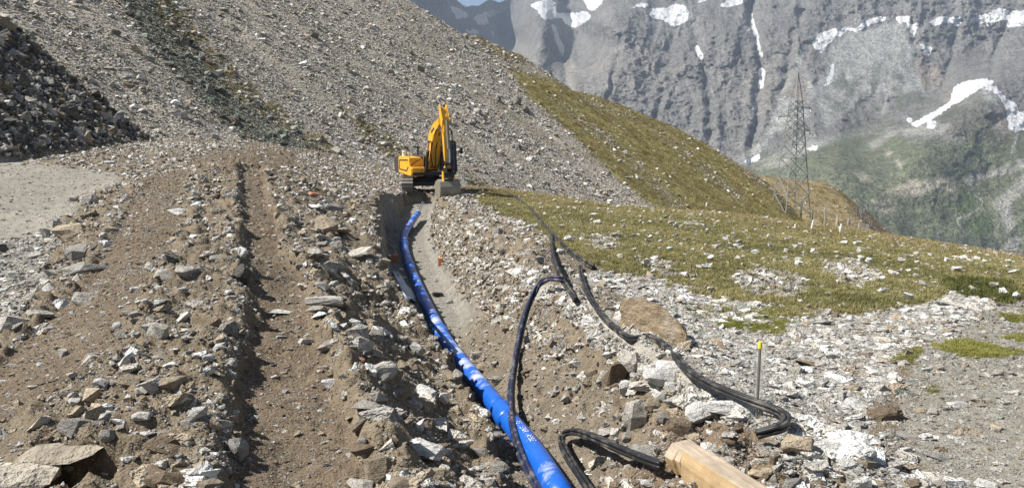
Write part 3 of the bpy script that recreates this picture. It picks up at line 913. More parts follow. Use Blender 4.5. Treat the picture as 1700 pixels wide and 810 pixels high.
    pt(zz([[(1365,170),(1400,110),(1480,100),(1520,150),(1560,170),(1520,210),(1420,215)]], 10) * smooth(-0.2, 0.3, na) * 0.7, (0.12, 0.135, 0.085))
    pt(zz([[(1560,180),(1625,150),(1660,190),(1640,225),(1560,225)]], 8) * 0.7, (0.135, 0.13, 0.095))
    pt(zz([[(1300,160),(1330,110),(1345,170)], [(1650,180),(1670,170),(1690,215),(1655,235)], [(1516,95),(1560,110),(1570,140),(1530,140)], [(1560,150),(1600,160),(1580,180)], [(940,100),(950,100),(965,160),(952,165)]], 5) * 0.8, (0.30, 0.25, 0.205))
    pt(zz([[(1465,322),(1490,310),(1512,298),(1540,300),(1570,290),(1585,300),(1590,325),(1570,315),(1520,325)], [(1445,332),(1480,330),(1480,338),(1450,338)], [(1485,262),(1500,268),(1498,278),(1488,276)],
           [(1470,250),(1482,252),(1474,266)], [(1415,285),(1435,285),(1450,300),(1430,300)], [(1450,345),(1490,345),(1480,352),(1455,354)]], 2) * smooth(-0.5, 0.0, na + 0.2), (0.42, 0.385, 0.30))
    pt(zz([[(1600,300),(1612,290),(1640,285),(1720,255),(1720,275),(1660,292),(1622,300),(1615,310)], [(1650,335),(1670,320),(1700,290),(1720,290),(1720,300),(1680,335),(1685,375),(1672,390),(1660,360)],
           [(1660,440),(1672,400),(1690,388),(1702,392),(1690,410),(1675,435)], [(1255,280),(1300,262),(1340,240),(1400,222),(1350,245),(1300,275)], [(1440,238),(1480,218),(1490,222),(1470,235),(1450,248)], [(1500,215),(1580,205),(1560,225),(1500,228)]], 2) * 0.85, (0.40, 0.385, 0.345))
    for ln, wd in [([(1610,305),(1620,325),(1632,335),(1620,350),(1600,360),(1588,366),(1600,385)], 1.4), ([(1556,388),(1560,400),(1545,415)], 1.5), ([(1452,80),(1440,110),(1425,150),(1410,180)], 3), ([(1492,45),(1488,90),(1478,130),(1466,190)], 2.5),
                   ([(1470,60),(1450,100),(1438,140),(1415,175)], 2.2), ([(1515,60),(1518,100),(1520,150)], 2), ([(1690,220),(1680,250)], 2)]:
        d, s, t_ = polydist(jx * 0.6 + px * 0.4, jy * .6 + py * .4, catmull(ln, 3)); pt(np.exp(-(d / wd) ** 2) * 0.85, (0.40, 0.39, 0.355))
    pt(zz([[(1490,375),(1510,372),(1525,395),(1535,420),(1510,415)], [(1590,395),(1650,388),(1665,410),(1650,440),(1600,440)], [(1545,395),(1580,392),(1600,430),(1560,430)]], 5) * 0.55 * smooth(-0.4, 0.1, na + .2), (0.055, 0.075, 0.055))
    pt(zz([[(1588,322),(1612,310),(1625,340),(1600,360),(1588,345)], [(1600,370),(1640,350),(1650,380),(1620,395)]], 3) * 0.8, (0.105, 0.14, 0.06))
    snow_polys = [
     [(1047,14),(1063,5),(1078,6),(1079,12),(1054,13)], [(1077,28),(1085,14),(1106,15),(1118,8),(1131,9),(1142,12),(1143,29),(1140,37),(1118,45),(1097,32)], [(1193,12),(1205,3),(1233,-4),(1231,6),(1205,13)],
     [(1155,7),(1182,-2),(1165,-6)], [(915,40),(922,42),(928,62),(938,86),(934,94),(929,86),(921,62)], [(961,-6),(1006,-6),(998,8),(986,19),(978,18),(972,8)],
     [(880,9),(912,-4),(924,6),(921,22),(952,22),(973,20),(982,27),(965,42),(952,46),(939,40),(935,30),(902,32),(893,18)], [(1152,76),(1160,76),(1168,96),(1165,103),(1159,93)],
     [(1245,24),(1249,24),(1255,46),(1261,68),(1266,93),(1261,95),(1255,62),(1249,49)], [(1259,112),(1271,116),(1268,133),(1265,148),(1261,148),(1261,123)], [(1232,43),(1242,45),(1245,52),(1236,50)], [(1246,175),(1257,176),(1255,186),(1250,188)],
     [(1348,74),(1358,57),(1392,46),(1423,48),(1439,34),(1463,28),(1479,30),(1460,36),(1442,42),(1423,55),(1408,50),(1395,63),(1391,57),(1381,67),(1368,82),(1361,90),(1356,83)],
     [(1486,27),(1510,28),(1514,44),(1527,34),(1523,49),(1515,67),(1509,47),(1502,35),(1496,43),(1490,35)], [(1526,70),(1537,78),(1548,78),(1546,92),(1536,90)],
     [(1542,38),(1562,27),(1584,31),(1600,30),(1588,47),(1579,37),(1562,40),(1550,43)], [(1606,39),(1621,27),(1645,22),(1658,13),(1676,18),(1760,16),(1760,34),(1676,47),(1671,43),(1677,33),(1658,35),(1642,44),(1630,37)],
     [(1513,207),(1543,190),(1577,169),(1583,148),(1599,136),(1630,131),(1650,135),(1647,143),(1633,144),(1608,159),(1581,175),(1553,195),(1522,212)],
     [(1630,149),(1652,143),(1668,162),(1691,175),(1691,192),(1680,216),(1674,214),(1672,187),(1662,166),(1650,153)], [(1692,186),(1760,178),(1760,200),(1690,218),(1684,222),(1688,201)],
     [(1367,143),(1376,127),(1380,105),(1386,105),(1382,128),(1373,145)], [(1507,196),(1514,196),(1513,204),(1507,204)], [(1540,203),(1555,200),(1552,214),(1536,214)], [(1336,248),(1359,240),(1353,251)], [(1235,269),(1263,254),(1260,266),(1240,272)],
     [(745,9),(767,18),(781,28),(758,32)], [(785,30),(801,24),(808,28),(812,40),(796,43)], [(770,45),(785,55),(778,57)], [(780,45),(797,55),(787,58)], [(801,21),(823,16),(850,8),(838,20),(814,29)], [(753,-4),(778,13),(769,13)], [(806,40),(825,59),(820,60)]]
    sn = look(mask(snow_polys, 1), px + 1.5 * na + 3.2 * fbm(px / 5, py / 9, 3), py + 1.5 * nb + 3.2 * fbm(px / 4 + 3, py / 7, 3))
    n, m = px.shape
    ii = np.arange(n * m).reshape(n, m)
    qd = np.stack([ii[:-1, :-1], ii[:-1, 1:], ii[1:, 1:], ii[1:, :-1]], -1).reshape(-1, 4)
    me = mesh_np('mountain', v.reshape(-1, 3), qd)
    put_color(me, 'zone', np.clip(c, 0.01, 0.9).reshape(-1, 3)); put_float(me, 'snow', sn)
    tag(link('mountain', me, 'mountain_mat'), kind='structure')
    return v
MV = mountain()
# ------------------------------------------------------------------ stones
from mathutils import noise as mnoise
TONES = {'white': (0.70, 0.68, 0.635), 'pale': (0.50, 0.465, 0.405), 'grey': (0.35, 0.33, 0.295), 'tan': (0.37, 0.305, 0.22), 'brown': (0.21, 0.16, 0.11), 'dark': (0.14, 0.13, 0.115),
         'cream': (0.58, 0.48, 0.34), 'green': (0.28, 0.31, 0.26), 'red': (0.50, 0.28, 0.17)}

def rock_mesh(name, seed, detail, dims=(1, 1, 1), npts=18, mat='rock_mat', amp=0.05):
    rs = random.Random(seed)
    bm = bmesh.new()
    for _ in range(npts):
        v = Vector([rs.gauss(0, 1) for _ in range(3)])
        m = max(abs(v.x), abs(v.y), abs(v.z))
        v = (v / m * 0.6 + v.normalized() * 0.4) * rs.uniform(0.85, 1.1) * 0.5
        bm.verts.new(v)
    r = bmesh.ops.convex_hull(bm, input=bm.verts)
    loose = [v for v in bm.verts if not v.link_faces]
    if loose: bmesh.ops.delete(bm, geom=loose, context='VERTS')
    if detail:
        bmesh.ops.subdivide_edges(bm, edges=bm.edges[:], cuts=detail, use_grid_fill=True)
        bmesh.ops.triangulate(bm, faces=bm.faces[:])
        off = Vector((seed * 3.1, seed * 1.7, 0))
        for v in bm.verts:
            p = v.co
            n = mnoise.noise(p * 2.4 + off) * amp * 1.6 + mnoise.noise(p * 6 + off) * amp + mnoise.noise(Vector((p.x * 2, p.y * 2, p.z * 14)) + off) * amp * 0.7
            v.co = p * (1 + n * 1.3)
    # exact unit box
    lo = [min(v.co[i] for v in bm.verts) for i in range(3)]; hi = [max(v.co[i] for v in bm.verts) for i in range(3)]
    for v in bm.verts:
        v.co = Vector([((v.co[i] - lo[i]) / (hi[i] - lo[i]) - 0.5) * dims[i] for i in range(3)])
    bmesh.ops.recalc_face_normals(bm, faces=bm.faces)
    me = bpy.data.meshes.new(name)
    bm.to_mesh(me); bm.free()
    me.materials.append(MATS[mat])
    return me

BLOCKS = [rock_mesh('stone_block_%s' % 'abcdefgh'[k], 20 + k, 2, npts=15 + k) for k in range(8)]
SLABS = [rock_mesh('stone_slab_%s' % 'abcde'[k], 60 + k, 2, npts=13 + k, amp=0.04) for k in range(5)]

HAND = [  # px, py, width, height in picture pixels, tone; optional own label
 (260,548,36,34,'pale'),(196,539,18,16,'white'),(209,518,15,11,'pale'),(205,552,30,13,'grey'),(222,575,26,17,'pale'),(152,586,36,13,'grey'),(309,561,22,13,'pale'),(346,592,20,14,'white'),(310,585,17,10,'pale'),
 (167,635,24,22,'white'),(211,632,42,26,'tan'),(109,654,28,14,'dark'),(122,665,20,15,'white'),(139,657,18,12,'white'),(169,672,54,17,'cream','long cream stone lying on the stony strip between the wheel tracks'),
 (173,687,30,18,'white'),(128,704,62,38,'grey','big rounded grey stone half buried between the two wheel tracks'),(177,720,26,26,'grey'),(286,635,44,28,'tan'),(235,646,34,14,'pale'),(235,690,30,22,'white'),(241,718,30,11,'white'),(267,716,24,10,'pale'),
 (286,732,74,30,'brown','broad flat brown stone in front of the stony strip'),(314,701,26,20,'pale'),(327,684,30,28,'white'),(384,740,54,44,'grey','big grey block on the dark edge of the right wheel track'),(263,788,62,38,'brown'),(301,788,50,38,'brown'),(344,804,40,22,'tan'),
 (376,546,34,32,'grey'),(18,533,54,34,'pale','big pale block at the left picture edge above the brown track'),(58,516,52,16,'pale'),
 (120,330,18,15,'pale'),(147,328,27,19,'pale'),(75,386,18,24,'pale'),(124,381,56,38,'tan','biggest tan boulder in the rock pile beside the gravel yard'),(90,371,26,17,'pale'),(128,418,42,36,'grey','grey square block in the rock pile beside the gravel yard'),
 (135,441,58,28,'grey','long tilted grey slab at the foot of the rock pile'),(77,400,20,9,'pale'),(6,412,17,22,'dark','lone dark stone standing on the gravel yard'),(43,386,14,8,'pale'),(56,424,22,15,'pale'),(79,479,18,15,'white'),(85,452,28,17,'pale'),
 (297,350,38,20,'white','bright white stone on the stony strip far up the track'),(318,328,22,7,'white'),(184,381,22,14,'pale'),(279,452,42,21,'pale'),(309,450,36,24,'pale'),(226,479,20,11,'white'),(139,494,46,25,'pale'),(378,384,20,14,'pale'),
 (399,452,27,42,'dark','tall dark stone on the edge of the right wheel track'),(258,499,30,10,'white'),(301,480,24,14,'pale'),(361,426,30,14,'grey'),(181,270,16,10,'white'),(134,268,14,8,'pale'),
 (690,576,27,26,'white','white cube-like stone above the shaded trench wall'),(634,612,48,36,'pale'),(594,548,36,34,'pale'),(600,570,36,36,'pale'),(542,571,30,19,'pale'),(463,558,24,8,'white'),(502,565,32,14,'white'),(551,635,32,20,'white'),(609,671,46,25,'pale'),
 (668,650,24,22,'tan'),(704,650,38,30,'white'),(697,670,44,30,'tan'),(720,667,16,30,'pale'),(702,746,80,46,'white','biggest white block lying on the rubble left of the blue pipe'),(602,748,38,30,'brown'),(630,774,50,48,'tan','large rounded tan stone at the near edge of the rubble ridge'),
 (602,731,16,14,'pale'),(596,804,46,26,'pale'),(675,802,56,28,'tan'),(741,804,36,24,'white'),(726,785,42,24,'tan'),(670,782,15,20,'pale'),(741,748,17,17,'white'),(779,695,22,8,'white'),(792,776,17,10,'white'),(623,556,27,27,'pale'),(598,597,14,12,'red'),(668,605,19,17,'tan'),
 (536,496,58,24,'pale','long pale slab leaning across the rubble ridge'),(573,509,29,17,'tan'),(524,511,30,15,'pale'),(535,472,25,17,'white'),(554,471,17,15,'white'),(547,444,26,34,'pale'),(588,534,25,19,'white'),(614,535,21,17,'tan'),(466,518,40,6,'white'),
 (517,320,34,13,'red','brick-red flat slab on top of the rubble ridge'),(539,372,42,36,'tan','round pitted tan boulder on the rubble ridge'),(552,344,32,20,'grey'),(574,358,15,15,'brown'),(559,406,28,20,'grey'),(519,341,29,9,'white'),(534,405,25,15,'grey'),(521,416,27,15,'pale'),
 (529,391,29,13,'pale'),(513,397,21,13,'pale'),(516,306,17,11,'pale'),(555,317,15,13,'pale'),(468,347,17,15,'pale'),(503,298,11,15,'tan'),(573,330,17,15,'pale'),(591,418,50,15,'pale'),(560,440,30,20,'pale'),(500,440,18,14,'grey'),(585,470,24,18,'grey'),(570,380,22,14,'tan'),
 (1046,595,42,46,'pale','pale pointed stone on the crest just below the tan boulder'),(1042,640,30,27,'white'),(1021,620,36,56,'brown','upright brown slab set in the dirt bank'),(982,618,25,19,'tan'),(1000,625,17,30,'pale'),(959,603,27,19,'white'),
 (1057,682,42,54,'pale','pale blade-shaped stone standing in the dirt bank'),(1083,671,25,27,'tan'),(1096,659,21,23,'white'),(1123,663,38,25,'pale'),(1115,642,21,25,'white'),(1130,642,11,25,'pale'),(1128,706,38,36,'brown','dark brown block at the foot of the white slabs'),(1102,693,23,23,'grey'),
 (1170,680,64,42,'white','left one of two big white slabs under the black cables'),(1212,672,72,36,'white','right one of two big white slabs under the black cables'),(1100,620,62,34,'white','white layered slab on the crest left of the cable bend'),(1117,604,52,20,'white'),(1100,588,23,14,'white','small rounded white stone under the tan boulder'),
 (1072,748,54,27,'grey','flat grey stone behind the end of the wooden beam'),(1042,725,19,21,'pale'),(1040,700,19,23,'white'),(925,646,10,17,'white'),(1021,693,15,15,'pale'),(1019,770,15,13,'pale'),
 (1422,671,36,21,'white','rounded white stone in the middle of the stony path'),(1469,683,58,36,'brown','brown wedge-shaped stone on the stony path'),(1505,650,37,13,'green','grey-green flat stone beside the fine gravel'),(1510,633,27,10,'green'),(1343,601,46,15,'tan'),(1459,629,37,11,'white'),(1401,637,31,13,'grey'),(1286,644,17,11,'dark'),
 (1326,735,52,36,'cream','cream block right of the cable end'),(1390,736,88,42,'white','biggest white layered block at the edge of the stony path'),(1409,768,28,20,'white'),(1441,772,34,28,'tan'),(1316,803,36,26,'grey'),(1279,744,44,30,'pale','pale grey block under the cut cable ends'),(1289,763,17,21,'brown'),(1313,760,21,15,'white'),
 (1257,786,28,19,'cream','left one of two cream stones below the cable end'),(1276,780,23,15,'cream','right one of two cream stones below the cable end'),(1287,793,15,19,'pale'),(1266,804,21,11,'white'),(1299,789,13,9,'tan'),(1270,765,19,13,'pale'),(1405,768,21,23,'white'),(1338,712,17,13,'tan'),(1320,713,20,10,'white'),(1339,798,13,21,'tan'),(1360,798,11,19,'tan'),
 (1388,789,21,11,'pale'),(1224,797,19,15,'tan'),(1514,723,42,13,'grey'),(1558,757,46,15,'grey'),(1505,744,19,13,'white'),(1519,761,17,11,'white'),(1520,803,30,18,'brown'),(1560,803,30,17,'grey'),(1640,804,36,21,'white'),(1568,792,21,13,'tan'),(1600,800,22,14,'white'),(1480,780,26,15,'white'),
 (828,384,22,20,'pale'),(880,418,18,14,'pale'),(895,428,16,14,'pale'),(930,418,14,14,'white'),(960,458,30,8,'white'),(790,395,16,12,'pale'),(770,350,14,10,'pale'),(815,345,16,8,'pale'),(932,480,20,12,'white'),(905,490,24,10,'white'),
 (1225,375,12,4,'white'),(1128,400,11,4,'white'),(1122,411,7,6,'white'),(1480,440,10,6,'white'),(1583,487,12,14,'white'),(1580,500,20,12,'green'),(1525,512,20,10,'white'),(1227,625,34,14,'pale'),(1245,660,20,12,'white'),(1160,600,24,10,'pale'),
 (760,620,16,16,'pale'),(790,590,22,22,'pale'),(802,610,26,20,'tan'),(826,630,24,16,'pale'),(745,500,14,10,'pale'),(790,480,14,10,'pale'),(812,455,12,10,'pale'),(890,600,12,9,'pale'),(910,690,16,13,'white'),(895,680,14,12,'pale'),
]
ZW = {
 'strip': ("between the wheel tracks", "stones between the wheel tracks"),
 'pile': ("in the rock pile", "stones of the rock pile by the yard"),
 'ridge': ("on the rubble ridge", "stones of the rubble ridge"),
 'bank': ("on the dirt bank", "stones on the dirt bank"),
 'crest': ("on the pale crest", "stones on the pale crest"),
 'path': ("on the stony path", "stones on the stony path"),
 'near': ("on the brown dirt", "stones on the brown dirt"),
 'meadow': ("in the meadow", "stones in the meadow"),
 'yard': ("on the gravel yard", "stones on the gravel yard"),
}
MARKS = [(517,320,'the brick-red slab'),(539,372,'the round pitted boulder'),(536,496,'the long leaning slab'),(702,746,'the biggest white block'),(630,774,'the large rounded tan stone'),(690,576,'the cube-like white stone'),
 (384,740,'the big grey block'),(399,452,'the tall dark stone'),(128,704,'the big half-buried grey stone'),(169,672,'the long cream stone'),(297,350,'the bright white stone'),(124,381,'the biggest tan boulder'),(128,418,'the grey square block'),
 (135,441,'the tilted grey slab'),(18,533,'the pale edge block'),(1046,595,'the pale pointed stone'),(1021,620,'the upright brown slab'),(1057,682,'the blade-shaped stone'),(1128,706,'the dark brown block'),(1190,676,'the two white slabs'),
 (1326,735,'the cream block'),(1390,736,'the white layered block'),(1469,683,'the brown wedge stone'),(1422,671,'the rounded white stone'),(998,769,'the black cap'),(1258,640,'the steel stake'),(1130,770,'the wooden beam'),(870,530,'the tall cable arch'),
 (731,433,'the leaning brick'),(710,300,'the excavator'),(1085,550,'the tan boulder'),(286,732,'the broad brown stone'),(110,770,'the dark hollow'),(6,412,'the lone dark stone'),(1312,352,'the lattice pylon'),(1505,650,'the grey-green stone'),(940,440,'the cable fork'),(480,640,'the right wheel track')]
def zone_of(px, py):
    if px < 410 - (0 if py > 300 else 10):
        edge = np.interp(py, [270, 330, 400, 470, 560, 640], [190, 215, 190, 175, 70, -50])
        if px < np.interp(py, [260, 300, 360, 420, 480, 540], [190, 150, 85, 62, 40, -40]): return 'yard'
        return 'pile' if px < edge else 'strip'
    tr = np.interp(py, [310, 400, 500, 600, 700, 810], [700, 665, 700, 765, 850, 930])
    if px < tr: return 'ridge'
    if py > 700 and 1040 < px < 1420: return 'near'
    cr = np.interp(py, [320, 400, 470, 540, 600, 690, 760], [730, 830, 890, 960, 1010, 1120, 1300])
    if px < cr: return 'bank'
    md = np.interp(px, [900, 1000, 1180, 1420, 1580, 1700], [400, 440, 484, 524, 480, 495])
    if py < md and px > 800: return 'meadow'
    cr2 = np.interp(py, [320, 400, 470, 540, 600, 690, 740], [760, 900, 985, 1060, 1140, 1280, 1450])
    return 'crest' if px < cr2 else 'path'

rocks = []
taken = []
def free(px, py, w):
    return all(abs(px - a) > (w + c) * 0.5 or abs(py - b) > (w + c) * 0.32 for a, b, c in taken)
CABLE_PX = [[(832,316),(892,361),(935,410),(986,446)], [(917,390),(919,428),(936,468),(957,500)], [(944,471),(910,464),(872,522),(849,645),(860,742),(903,832)],
            [(964,444),(972,482),(1008,536),(1064,577),(1150,627),(1262,675),(1306,698),(1280,718),(1258,724)], [(1000,860),(955,780),(931,732),(958,719),(1020,744),(1100,776)], [(1120,745),(1160,790),(1230,850)], [(1262,574),(1256,694)]]
for ln in CABLE_PX:
    for p in catmull(ln, 4): taken.append((p[0], p[1], 10))
for it in HAND:
    rocks.append(it); taken.append((it[0], it[1], it[2]))
pal = {'strip': ['pale', 'pale', 'white', 'grey', 'tan', 'tan'], 'pile': ['pale', 'pale', 'grey', 'tan'], 'ridge': ['pale', 'pale', 'white', 'grey', 'tan', 'brown'], 'bank': ['pale', 'tan', 'pale', 'white'],
       'crest': ['white', 'white', 'pale', 'tan'], 'path': ['white', 'pale', 'grey', 'white', 'tan'], 'near': ['pale', 'tan', 'white', 'brown'], 'meadow': ['white', 'pale'], 'yard': ['pale', 'grey']}
rs = random.Random(5)
WANT = {'strip': 12, 'pile': 12, 'ridge': 30, 'bank': 3, 'crest': 14, 'path': 6, 'near': 8}
have = {k: 0 for k in WANT}
tries = 0
while any(have[k] < WANT[k] for k in WANT) and tries < 20000:
    tries += 1
    px = rs.uniform(5, 1690); py = rs.uniform(285, 806)
    zn = zone_of(px, py)
    if zn not in WANT or have[zn] >= WANT[zn]: continue
    lane_here = (415 < px < 590 and py > 560) or (395 < px < 500 and 290 < py <= 560)
    if lane_here: continue
    w = (7 + 18 * ((py - 270) / 540)) * rs.uniform(0.75, 1.5)
    if not free(px, py, w): continue
    rocks.append((px, py, w, w * rs.uniform(0.45, 0.9), rs.choice(pal[zn]))); taken.append((px, py, w)); have[zn] += 1

ORD = ['nearest', 'second nearest', 'third nearest', 'fourth nearest', 'fifth nearest', 'sixth nearest', 'seventh nearest', 'eighth nearest', 'ninth nearest']
ADJ = {'white': 'white', 'pale': 'pale grey', 'grey': 'dull grey', 'tan': 'tan', 'brown': 'brown', 'dark': 'dark grey', 'cream': 'cream', 'green': 'grey-green', 'red': 'reddish'}
placed = []
for it in rocks:
    px, py, w, h, tone = it[:5]
    base = hit(px, min(py + 0.30 * h, 860))
    k = (base.y * CP - base.z * SP) / F
    W, Hh = w * k, h * k
    flat = h < 0.55 * w
    me = rs.choice(SLABS if flat or h > 1.2 * w else BLOCKS)
    o = bpy.data.objects.new('stone', me)
    COL.objects.link(o)
    dep = W * rs.uniform(0.6, 0.95)
    sz = max(Hh * 1.15 - dep * 0.22, W * 0.22)
    o.scale = (W * 1.08, dep, sz)
    o.location = (base.x, base.y + dep * 0.12, base.z + sz * 0.14)
    o.rotation_euler = (rs.uniform(-0.25, 0.15), rs.uniform(-0.25, 0.25), rs.uniform(-0.35, 0.35) + (math.pi if rs.random() < 0.5 else 0))
    c = TONES[tone]; f = rs.uniform(0.88, 1.12)
    o.color = (c[0] * f, c[1] * f, c[2] * f, 1)
    zn = zone_of(px, py)
    shape = 'slab' if flat else ('upright stone' if h > 1.2 * w else ('block' if w > 30 else 'stone'))
    placed.append((o, zn, tone, shape, W, base.y, it[5] if len(it) > 5 else None))
sets = {}
for (o, zn, tone, shape, W, Y, own), it in zip(placed, rocks):
    if own:
        tag(o, own, 'stone', ZW[zn][1]); continue
    mk = min(MARKS, key=lambda m: (m[0] - it[0]) ** 2 + (m[1] - it[1]) ** 2 * 1.6)[2]
    lab = '%s %s %s near %s' % (ADJ[tone], {'slab': 'flat stone', 'block': 'blocky stone', 'stone': 'small stone', 'upright stone': 'upright stone'}[shape], ZW[zn][0], mk)
    sets.setdefault(lab, []).append((Y, o, zn))
for lab, lst in sets.items():
    lst.sort(key=lambda r: r[0])
    for i, r in enumerate(lst):
        tag(r[1], lab if len(lst) == 1 else (ORD[min(i, 8)] + ' ' + lab), 'stone', ZW[r[2]][1])

# the tan boulder on the path edge, its face turned to the camera
def boulder():
    yb = lambda a: float(np.interp(a, [1030, 1100, 1140], [9.35, 8.85, 8.6]))
    Y = 9.0
    outline = [(1030, 504), (1036, 497), (1064, 493), (1098, 506), (1131, 536), (1141, 553), (1137, 580), (1122, 600), (1100, 622), (1060, 622), (1034, 612), (1028, 556)]
    bm = bmesh.new()
    for i, (a, c) in enumerate(outline):
        lean = (600 - c) / 100 * 0.06
        p = P(a, c, yb(a) + lean)
        bm.verts.new(p)
        cx, cy = 1085, 550
        q = P(cx + (a - cx) * 0.80 + 6, cy + (c - cy) * 0.85, Y + 0.62 + lean * 0.3)
        bm.verts.new(q)
    bmesh.ops.convex_hull(bm, input=bm.verts)
    loose = [v for v in bm.verts if not v.link_faces]
    if loose: bmesh.ops.delete(bm, geom=loose, context='VERTS')
    bmesh.ops.triangulate(bm, faces=bm.faces[:])
    for _ in range(3):
        bmesh.ops.subdivide_edges(bm, edges=[e for e in bm.edges if e.calc_length() > 0.05], cuts=1, use_grid_fill=True)
        bmesh.ops.triangulate(bm, faces=bm.faces[:])
    cen = sum((v.co for v in bm.verts), Vector()) / len(bm.verts)
    for v in bm.verts:
        p = v.co - cen
        s = Vector((p.x * 3 + p.z * 1.5, p.y * 4, p.z * 15 - p.x * 3))
        v.co = cen + p * (1 + mnoise.noise(s) * 0.03 + abs(mnoise.noise(p * 3.3)) * 0.10 - 0.03 + mnoise.noise(p * 9) * 0.045 + mnoise.noise(p * 22) * 0.02)
    for v in bm.verts: v.co -= cen
    bmesh.ops.recalc_face_normals(bm, faces=bm.faces)
    me = bpy.data.meshes.new('boulder'); bm.to_mesh(me); bm.free()
    me.materials.append(MATS['boulder_mat'])
    o = link('boulder', me); o.location = cen
    tag(o, 'big tan boulder with rough streaky face behind the black cables', 'boulder')
t = NT('boulder_mat')
p_ = t.objco()
mp_ = t.n('ShaderNodeMapping'); mp_.inputs['Scale'].default_value = (2.6, 2.6, 5.5); mp_.inputs['Rotation'].default_value = (0, 0.3, 0.2); t.l(p_, mp_.inputs['Vector'])
n1_ = t.noise(2.2, 8, 0.7, mp_.outputs[0]); n2_ = t.noise(2.6, 6, 0.6, p_)
c_ = t.mix(t.ramp(n1_, 0.35, 0.65, 0, 1), (0.22, 0.155, 0.09, 1), (0.40, 0.32, 0.22, 1))
c_ = t.mix(t.ramp(n2_, 0.55, 0.7, 0, 0.8), c_, (0.46, 0.43, 0.37, 1))
t.done(c_, t.bump(t.noise(9, 5, 0.7, p_), 0.7, 0.05, t.bump(n1_, 0.9, 0.08)), 0.9, 0, 0.2)
boulder()

# single boulders that stand out on the scree slope
SLOPE_B = [(193,58,15,12,'left one of a pair of dark boulders high on the grey-green gravel strip'),(309,74,24,15,'dark boulder cluster stone between gravel strip and scree, top left'),(347,152,17,16,'dark upright boulder low on the grey-green gravel strip'),(368,152,15,11,'small dark boulder just right of the upright one on the gravel strip'),
 (281,108,20,10,'flat dark boulder in the middle of the grey-green gravel strip'),(784,208,12,10,'dark boulder on the scree just right of the excavator boom'),(767,203,10,8,'small dark boulder nearest the excavator boom tip'),(857,172,18,14,'bigger dark boulder on the scree right of the boom'),
 (873,186,14,16,'dark boulder at the grass edge right of the boom'),(697,118,16,14,'dark boulder high on the scree above the excavator'),(648,122,12,8,'small dark boulder left of the high one above the excavator'),(827,168,14,12,'squat dark boulder between boom and grass edge'),
 (890,84,14,14,'dark boulder on the skyline of the slope'),(522,62,14,9,'dark boulder near the top of the scree in the middle'),(860,245,14,9,'dark boulder low on the scree right of the excavator'),(215,25,14,8,'dark boulder near the top of the gravel strip')]
for k, (px, py, w, h, lab) in enumerate(SLOPE_B):
    base = hit(px, py); kk = base.y / F
    o = bpy.data.objects.new('boulder', BLOCKS[k % 8]); COL.objects.link(o)
    o.scale = (w * kk, w * kk * 0.8, h * kk * 1.1); o.location = base + Vector((0, 0, h * kk * 0.2)); o.rotation_euler = (0.2, 0.2, k * 1.3)
    o.color = (0.20, 0.19, 0.16, 1)
    tag(o, lab, 'boulder', 'boulders on the scree slope')

# overhanging slab with a dark hollow below it, near left corner
def overhang():
    a = hit(118, 757)
    me = rock_mesh('overhang_slab', 91, 3, (0.62, 0.34, 0.07), 16, amp=0.03)
    o = link('flat_stone', me); o['kind'] = 'thing'
    o.location = (a.x - 0.06, a.y - 0.04, a.z + 0.05); o.rotation_euler = (0.06, -0.12, 0.10)
    o.color = (0.30, 0.26, 0.20, 1)
    tag(o, 'long brown slab roofing a dark hollow in the dirt at the near left', 'stone')
    b = hit(28, 800)
    me = rock_mesh('side_slab', 92, 2, (0.5, 0.4, 0.12), 14, amp=0.03)
    o = link('flat_stone', me); o['kind'] = 'thing'; o.location = (b.x, b.y, b.z + 0.03); o.rotation_euler = (0.05, 0.1, 0.3); o.color = (0.46, 0.41, 0.33, 1)
    tag(o, 'pale slab beside the dark hollow at the near left corner', 'stone')
overhang()

